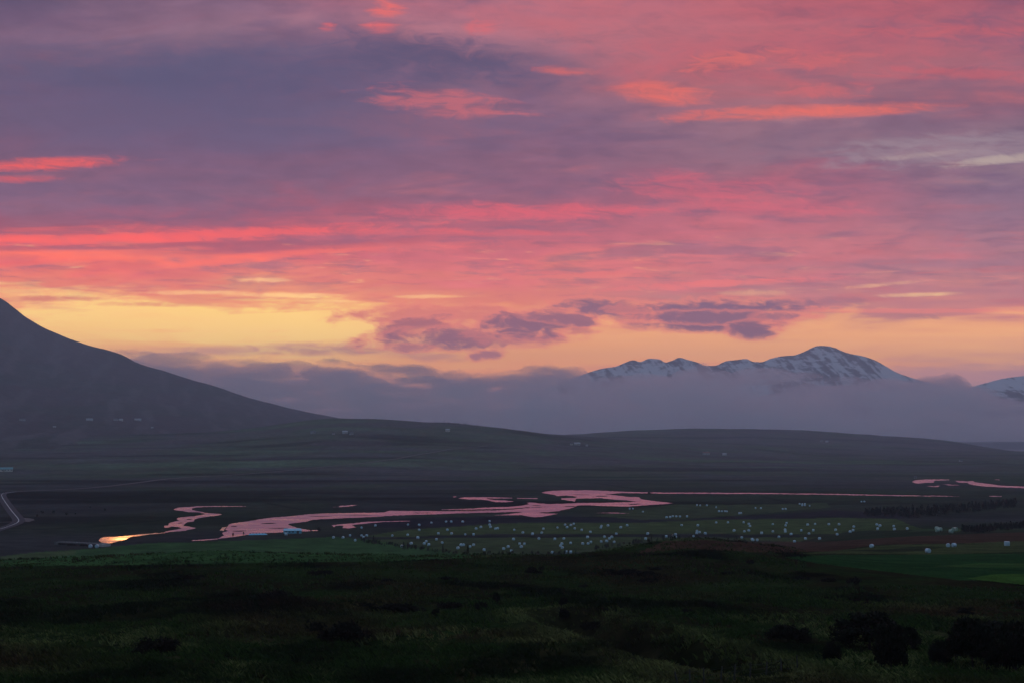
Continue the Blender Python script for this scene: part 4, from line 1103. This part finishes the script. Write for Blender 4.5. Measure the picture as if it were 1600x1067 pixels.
for a in [(1358, 1014, 132, 64, 'broad rounded willow bush, largest and darkest of the lower right clump'), (1392, 1052, 66, 84, 'tall dark willow bush in front of the broad rounded one'), (1232, 1004, 80, 34, 'low dome-shaped willow bush left of the big dark clump'),
          (1300, 1036, 34, 40, 'slim upright willow bush between the dome-shaped one and the big clump'), (1520, 1046, 96, 92, 'tall willow bush at lower right, left of the corner mass'), (1586, 1060, 90, 104, 'tallest black willow bush in the lower right corner'),
          (1468, 1040, 46, 46, 'small willow bush in the gap between the two dark clumps'), (1555, 1004, 80, 40, 'rounded willow bush behind the corner mass'), (1424, 1018, 40, 44, 'narrow willow bush at the right flank of the big clump'),
          (882, 966, 22, 20, 'small upright bush at the head of the ditch'), (880, 947, 18, 18, 'small dark bush standing behind the ditch head'), (680, 962, 18, 14, 'little round bush below the long dark clump'), (776, 942, 14, 20, 'little upright bush on the bare middle slope')]:
    shrub(*a)
for a in [(600, 955, 130, 15, 'longest low dark clump across the middle heath'), (428, 938, 60, 18, 'rounded low dark clump on the left heath'), (704, 950, 50, 12, 'low dark clump right of the longest one'), (752, 952, 26, 14, 'small low dark clump beside the little upright bush'),
          (968, 898, 78, 11, 'wide low dark clump below the field edge at centre'), (1012, 898, 36, 8, 'low dark clump touching the wide one at centre'), (838, 896, 36, 12, 'dark low clump on the heath left of centre clump'), (504, 898, 50, 9, 'faint low clump on the upper left heath'),
          (1334, 912, 26, 12, 'round low clump near the dark green field'), (1172, 880, 14, 8, 'tiny low clump below the brown mound'), (912, 917, 20, 6, 'small thin clump on the upper middle heath'), (1015, 909, 40, 8, 'reddish low clump right of the wide one'),
          (1512, 960, 34, 13, 'dark low clump above the corner bushes'), (1108, 948, 26, 10, 'low clump on the green slope right of the ditch'), (985, 952, 46, 8, 'thin dark clump on the slope above the ditch'), (1135, 897, 30, 6, 'thin clump under the brown mound'),
          (1255, 905, 34, 6, 'thin dark clump left of the green field corner'), (1295, 908, 30, 7, 'small clump near the dark green field corner'), (930, 982, 60, 14, 'dark clump growing at the upper end of the ditch'), (1075, 958, 22, 9, 'small clump above the middle of the ditch'),
          (598, 908, 40, 6, 'faint flat clump on the upper heath'), (300, 905, 60, 8, 'faint flat clump on the far left heath'), (520, 1003, 110, 34, 'big shapeless dark clump on the lower left slope'), (250, 1020, 90, 26, 'dark shaggy clump on the lower left grass'), (700, 905, 34, 6, 'tiny flat clump at the top middle heath'), (1020, 890, 30, 6, 'tiny clump just under the mound edge')]:
    shrub(*a, low=True)

# ------------------------------------------------------------------ farmsteads
def box(bm, x0, x1, y0, y1, z0, z1):
    v = [bm.verts.new(p) for p in ((x0,y0,z0),(x1,y0,z0),(x1,y1,z0),(x0,y1,z0),(x0,y0,z1),(x1,y0,z1),(x1,y1,z1),(x0,y1,z1))]
    for f in ((0,3,2,1),(4,5,6,7),(0,1,5,4),(1,2,6,5),(2,3,7,6),(3,0,4,7)): bm.faces.new([v[i] for i in f])
def part(name, bm, mat, parent, bevel=0):
    me = bpy.data.meshes.new(name); bm.normal_update(); bm.to_mesh(me); bm.free(); me.materials.append(mat)
    return link(name, me, parent)
M_WHITE = simple('white_render', (.36, .36, .36), .8, .08, 1.5)
M_CREAM = simple('cream_render', (.55, .50, .44), .8, .1, 1.5)
M_GREY = simple('grey_cladding', (.34, .35, .36), .7, .12, 1.5)
M_ROOF_R = simple('rust_red_roof', (.20, .07, .05), .6, .2, 2)
M_ROOF_G = simple('pale_metal_roof', (.28, .30, .33), .35, .1, 1, .6)
M_ROOF_D = simple('dark_roof', (.07, .07, .08), .6, .2, 2)
M_ROOF_T = simple('teal_roof', (.10, .24, .26), .45, .12, 1)
M_GLASS = simple('window_glass', (.03, .035, .045), .08, .1, 1, .8)
M_DOOR = simple('door_paint', (.16, .10, .07), .6, .15, 3)
M_BLUE = simple('sky_blue_cladding', (.22, .56, .74), .45, .10, 1)
def house(px, py, wpx, label, wall=None, roof=None, hgt=2.8, deep=8.0, rot=0.0, chimney=True, pitch=.42, cat='house', name='farmhouse', nwin=3):
    x, y, z = hit(px, py, land_h)
    L = wpx / F * y
    r = bpy.data.objects.new(name, None); COL.objects.link(r); r.location = (x, y, z); r.rotation_euler[2] = math.atan2(-x, y) + rot
    tag(r, label, cat, 'farm buildings across the valley')
    a, b, rise = L / 2, deep / 2, deep / 2 * pitch
    bm = bmesh.new()
    lo = [bm.verts.new(p) for p in ((-a,-b,-2.0),(a,-b,-2.0),(a,b,-2.0),(-a,b,-2.0))]; hi = [bm.verts.new(p) for p in ((-a,-b,hgt),(a,-b,hgt),(a,b,hgt),(-a,b,hgt))]
    g0, g1 = bm.verts.new((-a,0,hgt+rise)), bm.verts.new((a,0,hgt+rise))
    bm.faces.new((lo[0],lo[1],hi[1],hi[0])); bm.faces.new((lo[2],lo[3],hi[3],hi[2])); bm.faces.new((lo[1],lo[2],hi[2],g1,hi[1])); bm.faces.new((lo[3],lo[0],hi[0],g0,hi[3]))
    part('wall', bm, wall or M_WHITE, r)
    bm = bmesh.new(); e, th = .35, .16
    for s in (-1, 1):
        pr = [(0, hgt + rise + .02), (s * (b + e), hgt - e * pitch + .02), (s * (b + e), hgt - e * pitch + th + .02), (0, hgt + rise + th + .04)]
        v0 = [bm.verts.new((-a - e, p[0], p[1])) for p in pr]; v1 = [bm.verts.new((a + e, p[0], p[1])) for p in pr]
        for i in range(4): bm.faces.new((v0[i], v0[(i+1)%4], v1[(i+1)%4], v1[i]) if s > 0 else (v0[i], v1[i], v1[(i+1)%4], v0[(i+1)%4]))
        bm.faces.new(v0 if s < 0 else v0[::-1]); bm.faces.new(v1 if s > 0 else v1[::-1])
    rf = part('roof', bm, roof or M_ROOF_D, r)
    if chimney:
        bm = bmesh.new(); box(bm, a*.3, a*.3+.6, -.3, .3, hgt+rise-.3, hgt+rise+.9); part('chimney', bm, wall or M_WHITE, rf)
    bm = bmesh.new(); box(bm, -.5, .5, -b-.04, -b+.02, .05, 2.05); part('door', bm, M_DOOR, r)
    for i in range(nwin):
        cx = (i + .5) / nwin * 2 * a - a
        if abs(cx) < 1.2: cx += 1.7 if cx >= 0 else -1.7
        if abs(cx) > a - .7: continue
        bm = bmesh.new(); box(bm, cx-.55, cx+.55, -b-.05, -b+.02, .95, 2.05); part('window', bm, M_GLASS, r)
    return r
house(140, 656.5, 10, 'long pale low farmhouse, left of three at the foot of the mountain', M_GREY, M_ROOF_G)
house(181, 656.5, 7, 'white farmhouse, left half of the middle pair under the mountain', M_WHITE, M_ROOF_D)
house(189, 656.8, 6, 'white farm annex, right half of the middle pair under the mountain', M_CREAM, M_ROOF_G, chimney=False, nwin=2)
house(215.5, 656.8, 10, 'bright white farmhouse, right of three under the mountain', M_WHITE, M_ROOF_G, 3.4)
house(85, 667.5, 4.5, 'tiny white shed alone on the left lower slope', M_WHITE, M_ROOF_G, 2.2, 4, chimney=False, cat='shed', name='shed', nwin=0)
house(238, 668.8, 3.2, 'tiny pale shed below the bright white farmhouse', M_WHITE, M_ROOF_G, 2.2, 4, chimney=False, cat='shed', name='shed', nwin=0)
house(35, 656.5, 9, 'faint grey barn near the left edge under the mountain', M_GREY, M_ROOF_D, chimney=False, cat='barn', name='barn')
house(489, 676.5, 7, 'pale cottage left of the ridge farm cluster', M_WHITE, M_ROOF_D)
house(521, 678.5, 4, 'small pale outbuilding in the ridge farm cluster, leftmost', M_WHITE, M_ROOF_D, 2.3, 5, chimney=False, cat='shed', name='shed', nwin=1)
house(539, 677, 8, 'grey farmhouse in the middle of the ridge farm cluster', M_GREY, M_ROOF_G, 3.2)
house(549, 678.6, 6, 'white barn at the right of the ridge farm cluster', M_WHITE, M_ROOF_D, chimney=False, cat='barn', name='barn')
house(699.5, 673.5, 6.5, 'pale house on the slope under the ridge grove', M_CREAM, M_ROOF_G)
house(902, 695, 9, 'pale farmhouse on the middle ridge near its crest', M_WHITE, M_ROOF_G, 3.0)
house(893, 694.8, 4, 'dim outbuilding left of the middle ridge farmhouse', M_CREAM, M_ROOF_D, 2.4, 5, chimney=False, cat='shed', name='shed', nwin=1)
house(917, 697, 3, 'small white shed right of the middle ridge farmhouse', M_WHITE, M_ROOF_G, 2.2, 4, chimney=False, cat='shed', name='shed', nwin=0)
house(1103.5, 709.8, 11, 'white farmhouse with dark roof on the right hand slope', M_WHITE, M_ROOF_R, 3.2)
house(1132, 711.3, 6, 'low grey barn right of the red roofed farmhouse', M_GREY, M_ROOF_G, 2.4, chimney=False, cat='barn', name='barn')
house(1284, 689.5, 4, 'tiny pale cottage, left of two high on the far moor', M_WHITE, M_ROOF_D, chimney=False, nwin=1)
house(1292, 690.8, 4, 'tiny grey cottage, right of two high on the far moor', M_GREY, M_ROOF_G, chimney=False, nwin=1)
house(1501, 720.5, 5, 'low dim hut on the right plain below the ridge', M_GREY, M_ROOF_D, 2.2, 5, chimney=False, cat='hut', name='hut', nwin=1)
house(6, 736, 26, 'long low barn with teal roof at the left edge', M_CREAM, M_ROOF_T, 2.6, 10, chimney=False, cat='barn', name='barn', nwin=6)
house(1430, 747.5, 3, 'tiny dark boat shed beside the right ponds', M_GREY, M_ROOF_D, 2, 4, chimney=False, cat='shed', name='shed', nwin=0)
# long sky blue shed on the river bank
def blue_shed():
    x, y, z = hit(457, 832.2)
    r = bpy.data.objects.new('shed', None); COL.objects.link(r); r.location = (x, y, z); r.rotation_euler[2] = math.atan2(-x, y) + .06
    tag(r, 'long low sky blue shed standing on the river bank', 'shed', 'farm buildings across the valley')
    k = y / F; a, b = 13.5 * k, 2.2
    bm = bmesh.new(); box(bm, -a, a, -b, b, -.6, 1.25); part('wall', bm, M_BLUE, r)
    bm = bmesh.new()
    pr = [(-a-.25,-b-.3,1.26),(a+.25,-b-.3,1.26),(a+.25,b+.3,1.26),(-a-.25,b+.3,1.26)]; top = [(-a*.93,0,2.15),(a*.93,0,2.15)]
    v = [bm.verts.new(p) for p in pr]; t = [bm.verts.new(p) for p in top]
    bm.faces.new(v[::-1]); bm.faces.new((v[0],v[1],t[1],t[0])); bm.faces.new((v[2],v[3],t[0],t[1])); bm.faces.new((v[1],v[2],t[1])); bm.faces.new((v[3],v[0],t[0]))
    part('roof', bm, simple('blue_metal_roof', (.30, .62, .78), .35, .08, 1, .6), r)
    bm = bmesh.new(); box(bm, a*.45, a*.72, -b-.05, -b+.02, .0, 1.1); part('door', bm, M_ROOF_D, r)
    for i in range(3):
        cx = -a*.75 + i * a*.38; bm = bmesh.new(); box(bm, cx-.5, cx+.5, -b-.05, -b+.02, .45, .95); part('window', bm, M_GLASS, r)
blue_shed()
def low_sheet():
    x, y, z = hit(403, 834.6)
    r = bpy.data.objects.new('silage_clamp', None); COL.objects.link(r); r.location = (x, y, z); r.rotation_euler[2] = math.atan2(-x, y) + .08
    tag(r, 'low blue sheeted silage heap on the bank left of the blue shed', 'silage heap')
    k = y / F; a = 15 * k
    g = np.linspace(-1, 1, 25); h = np.linspace(-1, 1, 11); X, Y = np.meshgrid(g, h)
    Z = .62 * (1 - X ** 6) * np.sqrt(np.clip(1 - Y ** 2, 0, 1)) + .05 * fbm(X * 4, Y * 3) - .05
    me = mesh_from('sheet', np.stack([X * a, Y * 1.8, Z], -1).reshape(-1, 3), grid_faces(11, 25), M_BLUE, True); link('sheet', me, r)
    for i in range(6):
        bm = bmesh.new(); bmesh.ops.create_cone(bm, cap_ends=True, segments=14, radius1=.36, radius2=.30, depth=.2)
        t = part('tyre', bm, M_ROOF_D, r); t.location = (-a * .8 + i * a * .32, -.3 + .5 * (i % 2), .70)
low_sheet()
wb = link('hay_bale', bpy.data.meshes['hay_bale']); x, y, z = hit(447, 836); wb.location = (x, y, z - .04)
tag(wb, 'lone white wrapped hay bale in front of the blue shed', 'hay bale', 'wrapped hay bales scattered over the mown fields')

# ------------------------------------------------------------------ bridge beside the orange pool
def bridge():
    p0, p1 = np.array(hit(98, 850)), np.array(hit(160, 853))
    c = (p0 + p1) / 2; L = float(np.hypot(*(p1 - p0)[:2]))
    r = bpy.data.objects.new('bridge', None); COL.objects.link(r); r.location = c; r.rotation_euler[2] = math.atan2(p1[1] - p0[1], p1[0] - p0[0])
    tag(r, 'low dark road bridge at the outlet of the orange pool', 'bridge')
    con = simple('weathered_concrete', (.12, .12, .12), .85, .2, 1)
    bm = bmesh.new(); box(bm, -L/2, L/2, -2.2, 2.2, .75, 1.15); part('deck', bm, con, r)
    for s in (-1, 1):
        bm = bmesh.new()
        for i in range(13): xx = -L/2 + L * i / 12; box(bm, xx-.06, xx+.06, s*2.1-.05, s*2.1+.05, 1.152, 1.85)
        box(bm, -L/2, L/2, s*2.1-.04, s*2.1+.04, 1.852, 1.93); part('railing', bm, M_ROOF_D, r)
    for xx in (-L*.32, 0, L*.32):
        bm = bmesh.new(); box(bm, xx-.35, xx+.35, -1.9, 1.9, -1.2, .748); part('pier', bm, con, r)
    bm = bmesh.new(); box(bm, L/2+.003, L/2+2.2, -2.4, 2.4, -1, 1.1); part('abutment', bm, M_WHITE, r)
    bm = bmesh.new(); box(bm, -L/2-2.2, -L/2-.003, -2.4, 2.4, -1, 1.1); part('abutment', bm, con, r)
bridge()
for px, lab in ((141.5, 'white wrapped hay bale below the bridge, left of two'), (151.5, 'white wrapped hay bale below the bridge, right of two')):
    o = bpy.data.objects['hay_bale'].copy(); COL.objects.link(o); x, y, z = hit(px, 855.2); o.location = (x, y, z - .04); o.scale = (1, 1, 1); tag(o, lab, 'hay bale', 'wrapped hay bales scattered over the mown fields')

# ------------------------------------------------------------------ wire fence at the foot of the slope
def fence():
    pts = [(1060, 1074), (1078, 1071), (1100, 1069), (1126, 1066), (1147, 1063.5), (1172, 1060), (1197, 1056.5), (1221, 1052), (1246, 1047)]
    P3 = [np.array(hit(*p)) for p in pts]
    r = bpy.data.objects.new('fence', None); COL.objects.link(r); r.location = P3[0]
    tag(r, 'old wire fence on wooden posts at the bottom of the slope', 'fence')
    wood = simple('weathered_wood', (.060, .055, .048), .9, .35, 5)
    for i, p in enumerate(P3):
        bm = bmesh.new(); bmesh.ops.create_cone(bm, cap_ends=True, segments=8, radius1=.06, radius2=.045, depth=1.3)
        for v in bm.verts: v.co.z += .35
        o = part('post', bm, wood, r); o.location = p - P3[0]; o.rotation_euler = (float(rng.normal()) * .05, float(rng.normal()) * .06, 0)
    for h in (.3, .6, .88):
        V, fc = [], []
        for i in range(len(P3) - 1):
            a, b = P3[i] - P3[0] + (0, 0, h), P3[i + 1] - P3[0] + (0, 0, h)
            for k in range(6):
                t = k / 6; c = a + (b - a) * t - np.array([0, 0, .05 * math.sin(t * math.pi)])
                for j in range(3): V.append(c + .006 * np.array([0, math.cos(j * 2.094), math.sin(j * 2.094)]))
        n = len(V) // 3
        for i in range(n - 1):
            for j in range(3): fc.append([i*3+j, i*3+(j+1)%3, (i+1)*3+(j+1)%3, (i+1)*3+j])
        link('wire', mesh_from('wire', V, fc, M_ROOF_D), r)
fence()

# ------------------------------------------------------------------ rough grass and heather on the slope
def mat_grass():
    m, nt, p, out = material('rough_grass')
    at = nt.n.new('ShaderNodeAttribute'); at.attribute_name = 'albedo'
    nt.l.new(at.outputs['Color'], p.inputs['Base Color'])
    p.inputs['Roughness'].default_value = .8; p.inputs['Specular IOR Level'].default_value = .1
    return m
M_GRASS = mat_grass()
def scatter_slope(n, d0, d1, power=1.0):
    u = rng.uniform(-60, 1660, n); t = rng.random(n)
    d = (d0 ** (-power) + (d1 ** (-power) - d0 ** (-power)) * t) ** (-1 / power)
    return (u - 800) / F * d, d
def tufts(n, d0, d1, hlo, hhi, blades, wid, lie, seed, keepf=None):
    g = np.random.default_rng(seed)
    x, y = scatter_slope(n, d0, d1, 1.2)
    clump = fbm(x / 6 + 3, y / 9, 4)
    keep = g.random(n) < np.clip(.55 + 1.6 * clump, .08, 1)
    dt = seg_dist(x, y, DITCH); keep &= g.random(n) < sstep(1.2, 3.2, dt)
    if keepf is not None: keep &= keepf(x, y)
    x, y, clump = x[keep], y[keep], clump[keep]
    n = len(x); z = ground_h(x, y) - .03
    big = np.clip(1 + 1.6 * fbm(x / 10 + 9, y / 14, 3), .45, 1.9)
    blk = sstep(.0, .3, fbm(x / 20 + 61, y / 40, 4) + .2 * clump)
    straw = np.clip(.05 + 3.2 * fbm(x / 11 + 31, y / 18, 4), 0, 1) * sstep(190, 100, y) * (g.random(n) < .7) * (1 - blk)
    dt = seg_dist(x, y, DITCH); straw = np.clip(straw + .8 * np.exp(-((dt - 4.5) / 2.2) ** 2), 0, 1)
    red = np.clip(2.5 * fbm(x / 30 - 11, y / 45, 3) - .1, 0, 1)
    B = blades
    X = np.repeat(x, B) + g.normal(size=n * B) * .10; Y = np.repeat(y, B) + g.normal(size=n * B) * .10; Z = np.repeat(z, B)
    h = np.repeat(big, B) * g.uniform(hlo, hhi, n * B)
    a = np.repeat(g.uniform(0, 6.28, n), B) * .5 + g.uniform(0, 6.28, n * B) * .5 + .6
    ln = g.uniform(.2, 1.0, n * B) * lie * h
    tx, ty = np.cos(a) * ln, np.sin(a) * ln
    wv = g.uniform(.6, 1.3, n * B) * wid; b = g.uniform(0, 3.14, n * B); bx, by = np.cos(b) * wv, np.sin(b) * wv * .5
    P0 = np.stack([X - bx, Y - by, Z], 1); P1 = np.stack([X + bx, Y + by, Z], 1)
    M0 = np.stack([X + tx * .4 + bx * .7, Y + ty * .4 + by * .7, Z + h * .62], 1); T = np.stack([X + tx, Y + ty, Z + h * .9], 1)
    V = np.stack([P0, P1, M0, T], 1).reshape(-1, 3)
    fc = np.arange(len(V)).reshape(-1, 4)
    s = np.repeat(straw, B)[:, None] * g.uniform(.3, 1, n * B)[:, None]; r = np.repeat(red, B)[:, None]
    c = np.array([.024, .045, .009]) * (1 - r) + np.array([.050, .028, .012]) * r
    c = c * (1 - s) + np.array([.16, .165, .055]) * s
    c = c * (1 - .7 * np.repeat(blk, B)[:, None])
    c = c * g.uniform(.7, 2.1, n * B)[:, None]
    return V, fc, np.repeat(c, 4, 0)
def build_grass():
    notfield = lambda x, y: ~((x / y > .205) & (y > 185)) 
    sets = [tufts(70000, 76, 160, .22, .55, 7, .026, 1.0, 1), tufts(46000, 150, 345, .18, .42, 5, .05, .7, 2, notfield)]
    Vs, Fs, Cs, off = [], [], [], 0
    for V, f, c in sets: Vs.append(V); Fs.append(f + off); Cs.append(c); off += len(V)
    me = mesh_from('grass', np.concatenate(Vs), np.concatenate(Fs), M_GRASS)
    set_color_attr(me, np.concatenate(Cs))
    tag(link('grass', me), kind='stuff')
build_grass()
bpy.context.view_layer.update()
